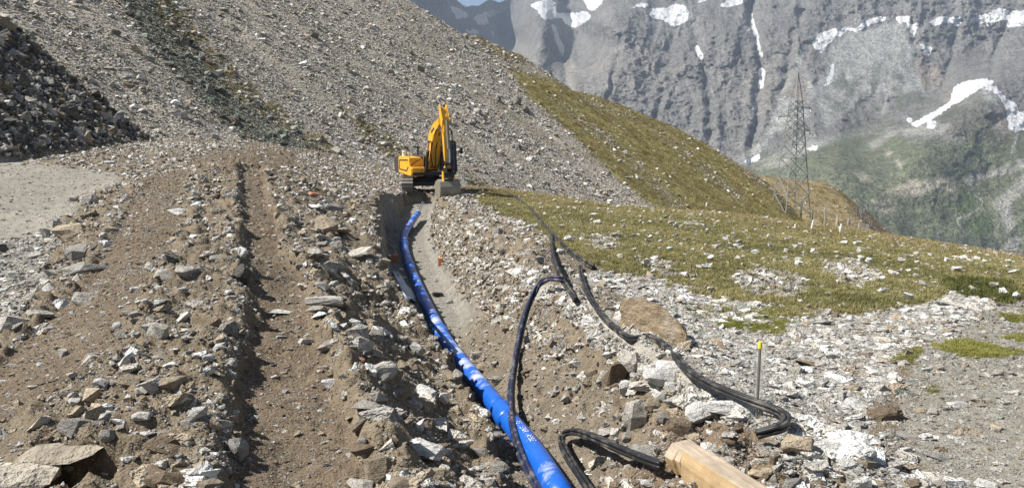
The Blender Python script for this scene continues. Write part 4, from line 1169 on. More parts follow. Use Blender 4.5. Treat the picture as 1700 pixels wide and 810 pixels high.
# ------------------------------------------------------------------ uncountable stones, instanced as one mass each
def scatter(name, protos, pos, rot, scl, pick, tone, label, cat):
    me = bpy.data.meshes.new(name)
    n = len(pos)
    me.vertices.add(n); me.vertices.foreach_set('co', np.asarray(pos, np.float32).ravel())
    for nm, arr in (('rot', rot), ('scl', scl)):
        at = me.attributes.new(nm, 'FLOAT_VECTOR', 'POINT'); at.data.foreach_set('vector', np.asarray(arr, np.float32).ravel())
    at = me.attributes.new('pick', 'INT', 'POINT'); at.data.foreach_set('value', np.asarray(pick, np.int32))
    put_color(me, 'tone', tone)
    o = link(name, me)
    ng = bpy.data.node_groups.new(name, 'GeometryNodeTree')
    ng.interface.new_socket('Geometry', in_out='INPUT', socket_type='NodeSocketGeometry')
    ng.interface.new_socket('Geometry', in_out='OUTPUT', socket_type='NodeSocketGeometry')
    N, Lk = ng.nodes, ng.links
    gi, go = N.new('NodeGroupInput'), N.new('NodeGroupOutput')
    iop = N.new('GeometryNodeInstanceOnPoints')
    iop.inputs['Pick Instance'].default_value = True
    jn = N.new('GeometryNodeJoinGeometry')
    for m in protos:
        ob = bpy.data.objects.new(m.name, m)
        oi = N.new('GeometryNodeObjectInfo'); oi.inputs['Object'].default_value = ob; oi.inputs['As Instance'].default_value = False
        g2 = N.new('GeometryNodeGeometryToInstance')
        Lk.new(oi.outputs['Geometry'], g2.inputs[0]); Lk.new(g2.outputs[0], jn.inputs[0])
    def na(nm, typ):
        x = N.new('GeometryNodeInputNamedAttribute'); x.data_type = typ; x.inputs['Name'].default_value = nm
        return x.outputs['Attribute']
    Lk.new(gi.outputs[0], iop.inputs['Points']); Lk.new(jn.outputs[0], iop.inputs['Instance'])
    e2r = N.new('FunctionNodeEulerToRotation')
    Lk.new(na('rot', 'FLOAT_VECTOR'), e2r.inputs[0]); Lk.new(e2r.outputs[0], iop.inputs['Rotation'])
    Lk.new(na('scl', 'FLOAT_VECTOR'), iop.inputs['Scale']); Lk.new(na('pick', 'INT'), iop.inputs['Instance Index'])
    Lk.new(iop.outputs[0], go.inputs[0])
    o.modifiers.new('scatter', 'NODES').node_group = ng
    return tag(o, label, cat, None, 'stuff')

CHIPS = [rock_mesh('chip_%s' % 'abcdefghijklmnopqr'[k], 200 + k, 0 if k < 13 else 1, npts=9 + k % 6, mat='rubble_mat', amp=0.09) for k in range(18)]
inview = (PX > -330) & (PX < 2030) & (PY > -110) & (PY < 930) & (np.abs(np.degrees(AA)) < 43.9)
cellw = np.ones(GX.shape) * inview * np.where(VIS, 1.0, 0.25)

def draw(wt, n):
    n = int(n * 1.16)
    p = (wt * cellw).ravel(); p = p / p.sum()
    k = RNG.choice(p.size, n, p=p)
    ia, ir = np.unravel_index(k, GX.shape)
    da = (RNG.random(n) - 0.5) * (AZ[1 + len(AZ) // 2] - AZ[len(AZ) // 2]); lr = (RNG.random(n) - 0.5) * math.log(RR[1] / RR[0])
    a = AZ[ia] + da; r = RR[ir] * np.exp(lr)
    x, y = np.sin(a) * r, np.cos(a) * r
    return k, x, y, ground(x, y), r

TN = [np.array(TONES[k]) for k in ('white', 'pale', 'grey', 'tan', 'brown', 'dark', 'green')]
def tones(n, probs):
    c = np.array(probs, float); c = c / c.sum()
    t = np.array(TN)[RNG.choice(len(TN), n, p=c)]
    return np.clip(t * RNG.uniform(0.8, 1.15, (n, 1)), 0.02, 0.75)

def stones(wt, n, smin, lod, smax, power, probs, flat=0.6, tilt=0.35, sink=0.1, mulc=1.0):
    k, x, y, z, r = draw(wt, n); n = len(x)
    s = np.maximum(smin, lod * r) * RNG.random(n) ** (-power)
    s = np.minimum(s, smax)
    scl = np.stack([s * RNG.uniform(0.8, 1.3, n), s * RNG.uniform(0.6, 1.0, n), s * flat * RNG.uniform(0.6, 1.25, n)], 1)
    rot = np.stack([RNG.normal(0, tilt, n), RNG.normal(0, tilt, n), RNG.uniform(0, 6.28, n)], 1)
    pos = np.stack([x, y, z + scl[:, 2] * sink], 1)
    return pos, rot, scl, RNG.integers(0, len(CHIPS), n), tones(n, probs) * mulc

def cat(*a):
    return [np.concatenate(c) for c in zip(*a)]
g0 = is_g * (RRR < 58)
other = np.clip(g0 - Z['lane'] - Z['yard'] - Z['yardstone'] - Z['grass'] - Z['path'] - Z['fine'] - Z['floor'] - Z['bank'] * 0.8 - Z['crest'] * .6, 0, 1)
clump = 0.25 + smooth(-0.25, 0.45, fbm(GX * 1.7 + 2, GY * 1.7, 3)) * 1.3
near_parts = cat(
 stones(other * clump, 64000, 0.010, 0.0016, 0.20, 0.44, (3.6, 5, 2, 3.4, 1, .1, 0)),
 stones(other * clump ** 2, 700, 0.05, 0.0060, 0.24, 0.35, (1.2, 3, 2, 2.4, 1, .3, 0), 0.65),
 stones(np.clip(Z['lane'], 0, 1) * (RRR < 40), 19000, 0.008, 0.0014, 0.09, 0.36, (1, 3, 2, 4, 3, 0, 0), 0.45, 0.2),
 stones(Z['yard'] * g0, 2500, 0.012, 0.0011, 0.12, 0.4, (1.5, 3, 3, 1, 0, 0, 0), 0.5, 0.2),
 stones(Z['yardstone'] * g0, 6000, 0.02, 0.0026, 0.16, 0.4, (2.5, 4, 3, 1, 0, 0, 0), 0.5, 0.25),
 stones(Z['bank'] * (1 - Z['floor']) * g0, 15000, 0.010, 0.0018, 0.18, 0.46, (1.5, 4, 1.5, 4, 1, 0, 0), 0.6),
 stones(Z['crest'] * g0, 7000, 0.02, 0.0035, 0.30, 0.42, (5, 4, 1, 1.5, .3, 0, 0), 0.5),
 stones(Z['path'] * (1 - Z['moss'] * .8) * g0, 34000, 0.015, 0.0028, 0.24, 0.36, (5, 5, 3, 1.4, .4, .1, .3), 0.38, 0.16),
 stones(Z['fine'] * (1 - Z['moss'] * .8) * g0, 20000, 0.010, 0.0017, 0.12, 0.38, (2, 4, 4, 1.5, .5, 0, .5), 0.45, 0.2),
 stones(Z['grass'] * g0, 2600, 0.03, 0.0022, 0.22, 0.4, (5, 4, 1, .5, 0, 0, 0), 0.5, 0.2, 0.9),
 stones(stony * g0, 1700, 0.02, 0.0028, 0.2, 0.35, (4, 5, 3, .5, 0, 0, 0), 0.4, 0.2, 0.15),
 stones(Z['brown'] * g0, 2500, 0.010, 0.0022, 0.14, 0.45, (2, 3, 1, 3, 2, 0, 0)),
 stones(Z['floor'] * g0, 500, 0.02, 0.0018, 0.12, 0.35, (1, 3, 3, 1, 0, 0, 0)),
 stones(Z['floor'] * g0 * smooth(16, 13, GY), 3500, 0.012, 0.0018, 0.16, 0.45, (1.5, 4, 1.5, 4, 1, 0, 0)),
)
bx_, by_ = project(near_parts[0][:, 0], near_parts[0][:, 1], near_parts[0][:, 2])
sp_ = near_parts[2][:, 0] * F / np.maximum(near_parts[0][:, 1], 1)
keep = np.ones(len(bx_), bool)
for ln in CABLE_PX:
    keep &= (polydist(bx_, by_, catmull(ln, 4))[0] > 4 + sp_ * 0.6) | (sp_ < 4)
near_parts = [a[keep] for a in near_parts]
scatter('rubble', CHIPS, *near_parts, 'loose stones and grit strewn over the dirt, bank and path', 'rubble')
far_parts = cat(
 stones(Z['scree'] * (RRR > 30) * (0.35 + smooth(0.3, -0.3, STREAK)), 120000, 0.05, 0.00115, 0.7, 0.34, (2.0, 5, 4, 3.2, .6, .1, 0), 0.5, 0.35, 0.02),
 stones(Z['scree'] * (RRR > 30) * smooth(0.1, -0.5, STREAK), 4500, 0.10, 0.0019, 0.7, 0.30, (2.0, 5, 4, 3, .4, .1, 0), 0.55, 0.35, 0.02),
 stones(Z['scree'] * (RRR > 30) * smooth(-0.1, -0.6, STREAK), 260, 0.2, 0.0042, 1.1, 0.25, (1.5, 5, 4, 3, .6, .3, 0), 0.6, 0.35, 0.0),
 stones(Z['darkgravel'], 9000, 0.05, 0.0012, 0.6, 0.36, (0, .2, 1.2, .8, 2, 2, 5), 0.6, 0.45, mulc=0.72),
 stones(Z['olive'], 3000, 0.05, 0.0018, 0.8, 0.38, (1, 4, 4, 2, 0, .3, 1), 0.6, 0.45),
 stones(Z['green'] * (RRR > 40), 1500, 0.06, 0.0010, 0.7, 0.38, (3, 5, 3, 1, 0, 0, 0), 0.6, 0.4, 0.2),
 stones(stripe * hill, 3200, 0.06, 0.0010, 0.6, 0.36, (1.5, 5, 4, 2.5, 0, 0, 0), 0.5, 0.3, 0.0),
 stones(Z['spur'], 2600, 0.08, 0.0011, 0.8, 0.36, (2, 5, 3, 2, 0, 0, 0), 0.5, 0.3, 0.0),
 stones(Z['mound'], 16000, 0.12, 0.0036, 0.8, 0.30, (.3, 1.2, 3, 1.0, 1, 3, 0), 0.7, 0.6, 0.15, mulc=0.8),  # tones darkened too, painting in the shade on the spur face
)
scatter('scree', CHIPS, *far_parts, 'grey scree and stones covering the mountain slope', 'scree')

# ------------------------------------------------------------------ grass and low plants
def tuft(name, seed, blades, hgt, wid, bw):
    r = random.Random(seed)
    vs, fs = [], []
    for _ in range(blades):
        a = r.uniform(0, 6.28); d = r.uniform(0, wid); x, y = d * math.cos(a), d * math.sin(a)
        b = r.uniform(0, 6.28); h = hgt * r.uniform(0.5, 1.0); ln = r.uniform(0.2, 0.7) * h
        dx, dy = math.cos(b), math.sin(b); sx, sy = -dy * bw, dx * bw
        i = len(vs)
        vs += [(x - sx, y - sy, -0.02), (x + sx, y + sy, -0.02), (x + dx * ln * 0.35 + sx * .8, y + dy * ln * 0.35 + sy * .8, h * 0.6), (x + dx * ln * 0.35 - sx * .8, y + dy * ln * 0.35 - sy * .8, h * 0.6), (x + dx * ln, y + dy * ln, h)]
        fs += [(i, i + 1, i + 2, i + 3), (i + 3, i + 2, i + 4)]
    me = bpy.data.meshes.new(name); me.from_pydata(vs, [], fs); me.materials.append(MATS['grass_mat'])
    return me
TUFTS = [tuft('tuft_%s' % 'abcd'[k], k, 16, 0.16, 0.13, 0.006) for k in range(4)]
def turf(wt, n, cols, s0, lod, hgt):
    k, x, y, z, r = draw(wt, n); n = len(x)
    s = np.maximum(s0, lod * r) * RNG.uniform(0.7, 1.4, n)
    nc = fbm(x * 0.35, y * 0.35, 3) + 0.35 * RNG.normal(0, 1, n)
    c = np.array(cols)
    f = smooth(-0.6, 0.6, nc)[:, None]
    tone = c[0] * (1 - f) + c[1] * f
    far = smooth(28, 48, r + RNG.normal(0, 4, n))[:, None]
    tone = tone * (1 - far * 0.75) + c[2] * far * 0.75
    tone = tone * RNG.uniform(0.75, 1.25, (n, 1))
    scl = np.stack([s, s, s * hgt * RNG.uniform(0.7, 1.4, n)], 1)
    rot = np.stack([RNG.normal(0, .12, n), RNG.normal(0, .12, n), RNG.uniform(0, 6.28, n)], 1)
    return np.stack([x, y, z], 1), rot, scl, RNG.integers(0, 4, n), np.clip(tone, 0.01, 0.6)
GC = [(0.165, 0.162, 0.06), (0.37, 0.32, 0.15), (0.35, 0.275, 0.14)]
grass_parts = cat(
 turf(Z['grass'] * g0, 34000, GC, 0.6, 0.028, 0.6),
 turf(Z['moss'] * g0, 3500, [(0.15, 0.16, 0.035), (0.30, 0.28, 0.08), (0.2, 0.18, 0.05)], 0.35, 0.022, 0.45),
 turf(zone([[(1560,470),(1600,466),(1680,470),(1690,500),(1640,498),(1600,492)]], 2) * g0, 700, [(0.06, 0.075, 0.02), (0.14, 0.14, 0.04), (0.12, 0.12, 0.03)], 0.8, 0.022, 0.8),
 turf(Z['green'], 7000, [(0.18, 0.165, 0.065), (0.25, 0.21, 0.095), (0.24, 0.185, 0.09)], 1.2, 0.022, 0.35),
 turf(Z['olive'], 3000, [(0.19, 0.165, 0.06), (0.25, 0.21, 0.08), (0.23, 0.18, 0.08)], 1.2, 0.022, 0.35),
 turf(Z['spur'], 2500, [(0.2, 0.16, 0.065), (0.27, 0.2, 0.085), (0.27, 0.19, 0.085)], 1.5, 0.022, 0.5),
)
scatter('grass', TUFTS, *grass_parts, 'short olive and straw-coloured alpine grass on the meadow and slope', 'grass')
# ------------------------------------------------------------------ blue pipe in the trench
def along(curve, s0, s1, n):
    c = np.array(curve); L = np.r_[0, np.cumsum(np.linalg.norm(np.diff(c, axis=0), axis=1))]
    s = np.linspace(s0, s1, n)
    return [Vector([np.interp(v, L, c[:, k]) for k in range(3)]) for v in s], L[-1]
def pipe():
    root = empty('water_pipe', tuple(pipe_pts[3]))
    inv = root.matrix_world.copy(); off = Vector(pipe_pts[3])
    _, total = along(pipe_curve, 0, 1, 2)
    def s_at(px, py):
        x, y = G(px, py, float(np.interp(py, [354, 407, 505, 640, 836], [-3.9, -4.18, -4.1, -3.74, -3.3])))
        c = pipe_curve; d = np.hypot(c[:, 0] - x, c[:, 1] - y); i = int(d.argmin())
        L = np.r_[0, np.cumsum(np.linalg.norm(np.diff(c, axis=0), axis=1))]
        return float(L[i])
    joints = [s_at(835, 686), s_at(733, 553), s_at(679, 437), s_at(670, 404)]
    cuts = [0.0] + joints + [total]
    r = PIPE_D / 2
    for i in range(len(cuts) - 1):
        a, b = cuts[i], cuts[i + 1]
        pts, _ = along(pipe_curve, a, b, max(6, int((b - a) / 0.3)))
        m = MB(); m.tube([p - off for p in pts], r, 24)
        m.build('pipe_section', 'blue_pipe_paint', root)
        if i + 1 < len(cuts) - 1:
            pts, _ = along(pipe_curve, b - 0.42, b + 0.10, 8)
            m = MB(); m.tube([p - off for p in pts], [r * 1.02, r * 1.16, r * 1.17, r * 1.15, r * 1.15, r * 1.22, r * 1.24, r * 1.12], 24)
            m.build('socket_joint', 'blue_pipe_paint', root)
    pts, _ = along(pipe_curve, total - 0.1, total + 0.001, 3)
    m = MB(); m.tube([p - off for p in pts], r * 1.12, 24); m.build('end_ring', 'white_paint', root)
    e = Vector(pipe_curve[-1]) - off
    m = MB(); m.cyl(e + Vector((-.03, 0, .02)), e + Vector((0.12, 0.7, 0.42)), 0.025); m.cyl(e + Vector((.05, 0, .02)), e + Vector((0.2, 0.6, 0.40)), 0.02)
    m.build('pull_rod', 'chrome', root)
    # printed lettering that wraps the upper side
    cu = bpy.data.curves.new('lettering', 'FONT'); cu.body = 'PE / ENR  APBE'; cu.size = 0.095; cu.space_character = 1.12
    tmp = bpy.data.objects.new('lettering_tmp', cu); COL.objects.link(tmp)
    dg = bpy.context.evaluated_depsgraph_get()
    me = bpy.data.meshes.new_from_object(tmp.evaluated_get(dg)); bpy.data.objects.remove(tmp)
    bm = bmesh.new(); bm.from_mesh(me); bmesh.ops.triangulate(bm, faces=bm.faces[:])
    s_start = s_at(864, 716)
    for v in bm.verts:
        s = s_start - v.co.x * 1.15
        (p0, p1), _ = along(pipe_curve, s, s - 0.02, 2)
        d = (p1 - p0).normalized()
        side = d.cross(Vector((0, 0, 1))).normalized(); up = side.cross(d)
        ang = math.radians(92) - (v.co.y - 0.03) / r
        v.co = p0 - off + (-side * math.cos(ang) + up * math.sin(ang)) * (r + 0.003)
    me2 = bpy.data.meshes.new('lettering'); bm.to_mesh(me2); bm.free(); bpy.data.meshes.remove(me)
    o = link('lettering', me2, 'white_paint', root); o['label'] = 'white printed letters along the near end of the blue pipe'
    tag(root, 'long blue water pipe with socket joints lying in the trench', 'pipe')
pipe()

# ------------------------------------------------------------------ black cables and conduits
def path_px(items):
    out = []
    for it in items:
        h = hit(it[0], it[1])
        if len(it) == 3 and it[2] > 2: p = P(it[0], it[1], it[2])
        else:
            k = it[2] if len(it) == 3 else 0.99
            p = P(it[0], it[1], h.y * k)
        out.append(p)
    return out
def cable(name, items, n, r, label, mat='black_plastic', lift=0.0, flatten=True, lays=True):
    pts = path_px(items)
    c = catmull([tuple(p) for p in pts], 8)
    c[:, 2] += lift
    if lays:
        gz = ground(c[:, 0], c[:, 1]); c[:, 2] = np.maximum(c[:, 2], gz + r * 0.9)
        for _ in range(14): c[1:-1] = (c[:-2] + 2 * c[1:-1] + c[2:]) / 4
        c[:, 2] = np.maximum(c[:, 2], ground(c[:, 0], c[:, 1]) - r * 0.2)
    org = Vector(c[0])
    root = empty(name, org)
    offs = {1: [(0, 0)], 2: [(-1, 0), (1, 0)], 3: [(-1, 0), (1, 0), (0, 1.7)], 4: [(-1, 0), (1, 0), (-1, 2), (1, 2)]}[n]
    V = [Vector(p) for p in c]
    for k, (a, b) in enumerate(offs):
        pp = []
        for i, p in enumerate(V):
            d = (V[min(i + 1, len(V) - 1)] - V[max(i - 1, 0)]).normalized()
            s = d.cross(Vector((0, 0, 1)))
            s = s.normalized() if s.length > 0.1 else Vector((1, 0, 0))
            u = s.cross(d)
            w = 1.08 + 0.22 * math.sin(i * 0.37 + k * 1.9)
            pp.append(p - org + (s * a * w + u * b) * r * 0.98)
        m = MB(); m.tube(pp, r, 10); m.build('conduit', mat, root)
    return tag(root, label, 'cable')
cable('cable_bundle', [(832,316),(850,326),(872,341),(892,361),(908,380),(920,393),(935,410),(955,426),(972,437),(986,446)], 3, 0.028, 'dark conduit bundle running down the meadow edge from the slope')
cable('cable_bundle', [(917,390,.985),(916,408,.97),(919,428,.965),(926,450,.965),(936,468,.97),(948,486,.98),(957,500,.99)], 3, 0.024, 'short black conduit bundle branching off behind the big cable loop', lays=True)
cable('cable_loop', [(944,471,.985),(930,465,.96),(910,464,.95),(890,480,.955),(872,522,.96),(858,582,.962),(849,645,.962),(849,695,8.8),(861,742,7.95),(879,785,7.3),(903,832,6.75)], 3, 0.025,
      'dark blue-black conduit bundle arching from the crest down across the blue pipe', 'cable_blue', lays=True)
cable('cable_bundle', [(964,444,.99),(965,462,.985),(972,482,.985),(986,508,.985),(1008,536,9.9),(1034,558,9.1),(1064,577,8.8),(1100,597,8.5),(1150,627,.965),(1210,655,.955),(1262,675,.955),(1292,686,.96),(1306,698,.965),(1300,711,.965),(1280,718,.965),(1258,724,.965)], 4, 0.018,
      'black conduit bundle bending back sharply around the steel stake')
cable('cable_loop', [(1000,860,.94),(978,815,.94),(955,780,.94),(937,750,.94),(931,732,.94),(939,721,.94),(958,719,.94),(985,728,.945),(1020,744,.955),(1060,761,.96),(1100,776,.97)], 4, 0.018, 'black conduit loop curling up beside the near end of the pipe')

# ------------------------------------------------------------------ wooden beam
def beam():
    a = hit(1128, 770); b = hit(1238, 850)
    a = Vector((a.x, a.y, a.z + 0.10)); b = Vector((b.x, b.y - 0.1, b.z + 0.13))
    d = (b - a); L = d.length + 0.4
    bm = bmesh.new()
    # octagon-ish hewn section (y, z), chamfered on the picture-left side
    prof = [(-0.13, -0.10), (0.10, -0.11), (0.13, 0.02), (0.10, 0.09), (-0.05, 0.105), (-0.135, 0.03)]
    xs = [0, 0.02, 0.12, 0.20, 0.205, 0.30, 0.305, 0.45, 0.7, L]
    rings = []
    for i, x in enumerate(xs):
        rr = []
        for j, (y, z) in enumerate(prof):
            f = 0.86 if i == 0 else 1.0
            cut = 0.022 if (i in (4, 5) and j in (5, 0)) else (0.035 if i >= 6 and j == 5 else 0)
            n = mnoise.noise(Vector((x * 3, y * 9, z * 9))) * 0.012
            rr.append(bm.verts.new((x + (0.03 if (i == 0 and j in (0, 5)) else 0), (y + cut) * f + n, z * f + n)))
        rings.append(rr)
    for i in range(len(rings) - 1):
        for j in range(6):
            bm.faces.new((rings[i][j], rings[i][(j + 1) % 6], rings[i + 1][(j + 1) % 6], rings[i + 1][j]))
    bm.faces.new(rings[0][::-1]); bm.faces.new(rings[-1])
    bmesh.ops.recalc_face_normals(bm, faces=bm.faces)
    me = bpy.data.meshes.new('wooden_beam'); bm.to_mesh(me); bm.free()
    at = me.attributes.new('fresh', 'FLOAT', 'FACE')
    for f in me.polygons:
        at.data[f.index].value = 0.0 if (f.normal.z > 0.6 or f.normal.y > 0.2) else 1.0
    o = link('wooden_beam', me, 'sawn_wood')
    o.location = a; o.rotation_euler = (d.to_track_quat('X', 'Z') @ Quaternion((1, 0, 0), math.radians(14))).to_euler()
    tag(o, 'weathered squared wooden beam with a fresh cut side on the dirt', 'beam', None, 'thing')
beam()

# ------------------------------------------------------------------ small things around the trench
def stake():
    b = hit(1256, 694); top = P(1262, 574, b.y)
    root = empty('steel_stake', b)
    t_ = top - b
    MB().cyl((0, 0, -0.15), t_, 0.0125, seg=10).build('bar', 'steel_bar', root)
    MB().cyl(t_ - Vector((0, 0, 0.02)), t_ + Vector((0, 0, 0.035)), 0.018, 0.015, seg=10).build('cap', 'yellow_cap', root)
    m = MB(); m.bar((0.02, -0.02, -0.02), (0.035, -0.02, 0.17), 0.02, 0.03); m.bar((0.03, -0.02, 0.16), (0.13, 0.03, 0.03), 0.012, 0.02); m.bar((-0.02, 0, 0.15), (0.045, -0.02, 0.165), 0.012, 0.015)
    m.build('bracket', 'steel_bar', root)
    tag(root, 'thin upright steel stake with yellow cap inside the cable bend', 'stake')
stake()
def cap_disc():
    b = hit(998, 769)
    m = MB(); m.cyl((0, 0, -0.01), (0, 0, 0.035), 0.068, 0.062, seg=20); m.cyl((0, 0, 0.035), (0, 0, 0.05), 0.045, 0.04, seg=20)
    o = m.build('pipe_cap', 'black_plastic'); o.location = b; o.rotation_euler = (0.25, 0.2, 0)
    tag(o, 'round black plastic cap on the dirt beside the cable loop', 'cap')
    b = hit(980, 786)
    pts = [(0.055 * math.cos(a), 0.045 * math.sin(a), 0.012) for a in np.linspace(0, 5.6, 18)]
    o = MB().tube(pts, 0.006, 6).build('plastic_ring', 'white_paint'); o.location = b
    tag(o, 'thin white plastic ring on the dirt below the black cap', 'ring')
cap_disc()
def trench_bits():
    for (px, py, s, lab, rz) in [(655, 428, (0.16, 0.10, 0.30), 'orange clay brick standing in the shade left of the pipe', 0.3), (731, 433, (0.12, 0.10, 0.28), 'orange clay brick leaning on the sunlit bank beside the pipe', -0.2)]:
        b = hit(px, py + 8)
        m = MB(); m.box((0, 0, s[2] / 2 - 0.03), s, None, 0.01); o = m.build('brick', 'brick_clay'); o.name = 'clay_brick'
        o.location = b; o.rotation_euler = (0.15, 0.1, rz)
        tag(o, lab, 'brick')
    # plastic sheet
    vs, fs = [], []
    edge = [(650,455),(660,452),(672,470),(684,486),(690,500),(676,502),(668,490),(658,472)]
    rows = [(650,453,661,452),(655,463,668,463),(660,473,676,474),(665,484,683,485),(670,494,689,496),(674,503,691,503)]
    for i, (a, b, c, d) in enumerate(rows):
        for j in range(5):
            f = j / 4
            h = hit(a + (c - a) * f, b + (d - b) * f)
            vs.append((h.x, h.y, h.z + 0.05 + 0.03 * math.sin(i * 2.1 + j * 1.7)))
    for i in range(5):
        for j in range(4):
            k = i * 5 + j; fs.append((k, k + 1, k + 6, k + 5))
    me = bpy.data.meshes.new('plastic_sheet'); org = Vector(vs[12]); me.from_pydata([tuple(Vector(v) - org) for v in vs], [], fs)
    o = link('plastic_sheet', me, 'sheet_plastic'); o.location = org
    md = o.modifiers.new('thick', 'SOLIDIFY'); md.thickness = 0.01
    for p in me.polygons: p.use_smooth = True
    tag(o, 'pale crumpled plastic sheet in the shaded trench left of the pipe', 'sheet')
    for (px, py, w, lab) in [(646, 426, 0.10, 'small white scrap beside the brick in the shaded trench'), (666, 449, 0.13, 'white scrap above the plastic sheet in the trench'), (672, 463, 0.10, 'white scrap between the plastic sheet and the pipe')]:
        b = hit(px, py)
        m = MB(); m.box((0, 0, 0.03), (w, w * 0.8, 0.05), None, 0.01); o = m.build('plastic_scrap', 'white_paint'); o.location = b; o.rotation_euler = (0.2, 0.3, 0.5)
        tag(o, lab, 'scrap')
    def string(pts, lab):
        c = catmull([tuple(hit(a, b) + Vector((0, 0, 0.03))) for a, b in pts], 5); org = Vector(c[0])
        o = MB().tube([Vector(p) - org for p in c], 0.012, 6).build('string', 'twine'); o.location = org; tag(o, lab, 'string')
    string([(634,395),(642,402),(650,408),(657,420),(659,430)], 'pale string hanging down the shaded trench wall')
    string([(735,420),(748,406),(760,398),(769,390)], 'pale string across the sunlit bank above the leaning brick')
    b = hit(727, 492)
    m = MB(); m.prism([(-0.09, 0), (0.1, 0), (0.12, 0.05), (0.04, 0.1), (-0.06, 0.09)], -0.13, 0.13, bevel=0.02); o = m.build('rubber_pad', 'black_plastic'); o.location = b; o.rotation_euler = (0, 0.2, 0.7)
    tag(o, 'black rubber pad on the trench floor right of the pipe', 'pad')
    b = hit(765, 620)
    m = MB(); m.prism([(-0.03, 0), (0.03, 0), (0.03, 0.03), (-0.03, 0.04)], -0.11, 0.11, bevel=0.01); o = m.build('rubber_strip', 'black_plastic'); o.location = b; o.rotation_euler = (0, 0, 0.1)
    tag(o, 'flat black strip on the trench floor left of the pipe', 'strip')
trench_bits()

def marker(px, py0, py1, tilt, lab, white=0.55):
    b = hit(px, py1); k = b.y / F; H_ = (py1 - py0) * k
    root = empty('marker_post', b)
    t_ = Vector((tilt * H_, 0, H_))
    MB().cyl((0, 0, -0.1), t_, 0.012 + 0.0004 * b.y, seg=8).build('stake', 'wood_stake', root)
    m = MB(); m.cyl(t_ * (1 - white), t_ * 1.01, 0.012 + 0.0009 * b.y, seg=8); m.build('white_band', 'white_paint', root)
    tag(root, lab, 'marker post')
marker(1345, 365, 391, 0.15, 'white-topped marker post nearest the lattice pylon on its downhill side')
marker(1392, 371, 396, 0.15, 'white-topped marker post farthest downhill from the pylon')
marker(1319, 372, 383, 0.1, 'short white marker post right below the pylon')
marker(1172, 336, 352, 0.05, 'thin marker post on the meadow edge left of the pylon', 0.4)

# ------------------------------------------------------------------ lattice pylon
def pylon(px, py, ppm_h, name, label, detailed=True, bw=0.125):
    b = hit(px, py); k = b.y / F
    Ht = ppm_h * k; w0 = Ht * 0.098; w1 = Ht * 0.030
    root = empty(name, b, 0.22)
    zw = Ht * 0.80
    def hw(z):
        return w0 + (w1 - w0) * min(z / zw, 1) if z <= zw else max(w1 * (1 - (z - zw) / (Ht - zw)), 0.03)
    cs = [(-1, -1), (1, -1), (1, 1), (-1, 1)]
    def pt(c, z):
        h = hw(z); return Vector((c[0] * h, c[1] * h, z))
    for c in cs:
        m = MB(); m.bar(pt(c, -2.5), pt(c, zw), bw); m.bar(pt(c, zw), pt(c, Ht), bw * 0.8); m.build('leg', 'galvanised', root)
    zs = [Ht * f for f in (0.0, 0.13, 0.27, 0.39, 0.49, 0.57, 0.64, 0.70, 0.75, 0.80)]
    for i in range(len(zs) - 1):
        for s in range(4):
            a, c = cs[s], cs[(s + 1) % 4]
            m = MB()
            m.bar(pt(a, zs[i]), pt(c, zs[i + 1]), bw * 0.6); m.bar(pt(c, zs[i]), pt(a, zs[i + 1]), bw * 0.6)
            m.bar(pt(a, zs[i + 1]), pt(c, zs[i + 1]), bw * 0.55)
            m.build('cross_brace', 'galvanised', root)
    for (z, sd, ln) in [(0.76, 1, 0.125), (0.70, -1, 0.14), (0.60, 1, 0.125)]:
        z *= Ht; tip = Vector((sd * Ht * ln, 0, z - Ht * 0.018)); h = hw(z)
        m = MB()
        for q in (-1, 1):
            m.bar((sd * h, q * h, z), tip, bw * 0.6); m.bar((sd * hw(z + Ht * .035), q * h, z + Ht * 0.045), tip, bw * 0.5)
        m.bar((sd * h * 2, -h * .7, z), (sd * h * 2, h * .7, z), bw * 0.4)
        arm = m.build('crossarm', 'galvanised', root)
        MB().cyl(tip, tip + Vector((0, 0, -Ht * 0.02)), 0.16, seg=8).build('insulator', 'porcelain', arm)
    tag(root, label, 'pylon')
pylon(1312, 352, 228, 'lattice_pylon', 'tall grey steel lattice pylon standing on the grassy shoulder')
def small_mast():
    b = hit(1431, 362); k = b.y / F; Ht = 15 * k; w = 3.8 * k
    root = empty('lattice_mast', b)
    cs = [(-1, -1), (1, -1), (1, 1), (-1, 1)]
    for c in cs: MB().bar((c[0] * w, c[1] * w, -1), (c[0] * w * .8, c[1] * w * .8, Ht), 0.14).build('leg', 'galvanised', root)
    for i in range(3):
        for s in range(4):
            a, c = cs[s], cs[(s + 1) % 4]
            m = MB(); z0, z1 = Ht * i / 3, Ht * (i + 1) / 3
            m.bar((a[0] * w, a[1] * w, z0), (c[0] * w * .9, c[1] * w * .9, z1), 0.09); m.bar((a[0] * w * .9, a[1] * w * .9, z1), (c[0] * w * .9, c[1] * w * .9, z1), 0.09)
            m.build('cross_brace', 'galvanised', root)
    tag(root, 'small far lattice frame on the ridge right of the tall pylon', 'mast')
    b = hit(813, 117); k = b.y / F
    root = empty('wooden_pole', b)
    MB().cyl((0, 0, -0.5), (0, 0, 19 * k), 0.13, 0.1, seg=8).build('pole', 'grey_stick', root)
    MB().bar((-12 * k, 0, 16 * k), (3 * k, 0, 18 * k), 0.16).build('crossarm', 'grey_stick', root)
    tag(root, 'small grey pole with a crossarm high on the scree slope', 'pole')
small_mast()

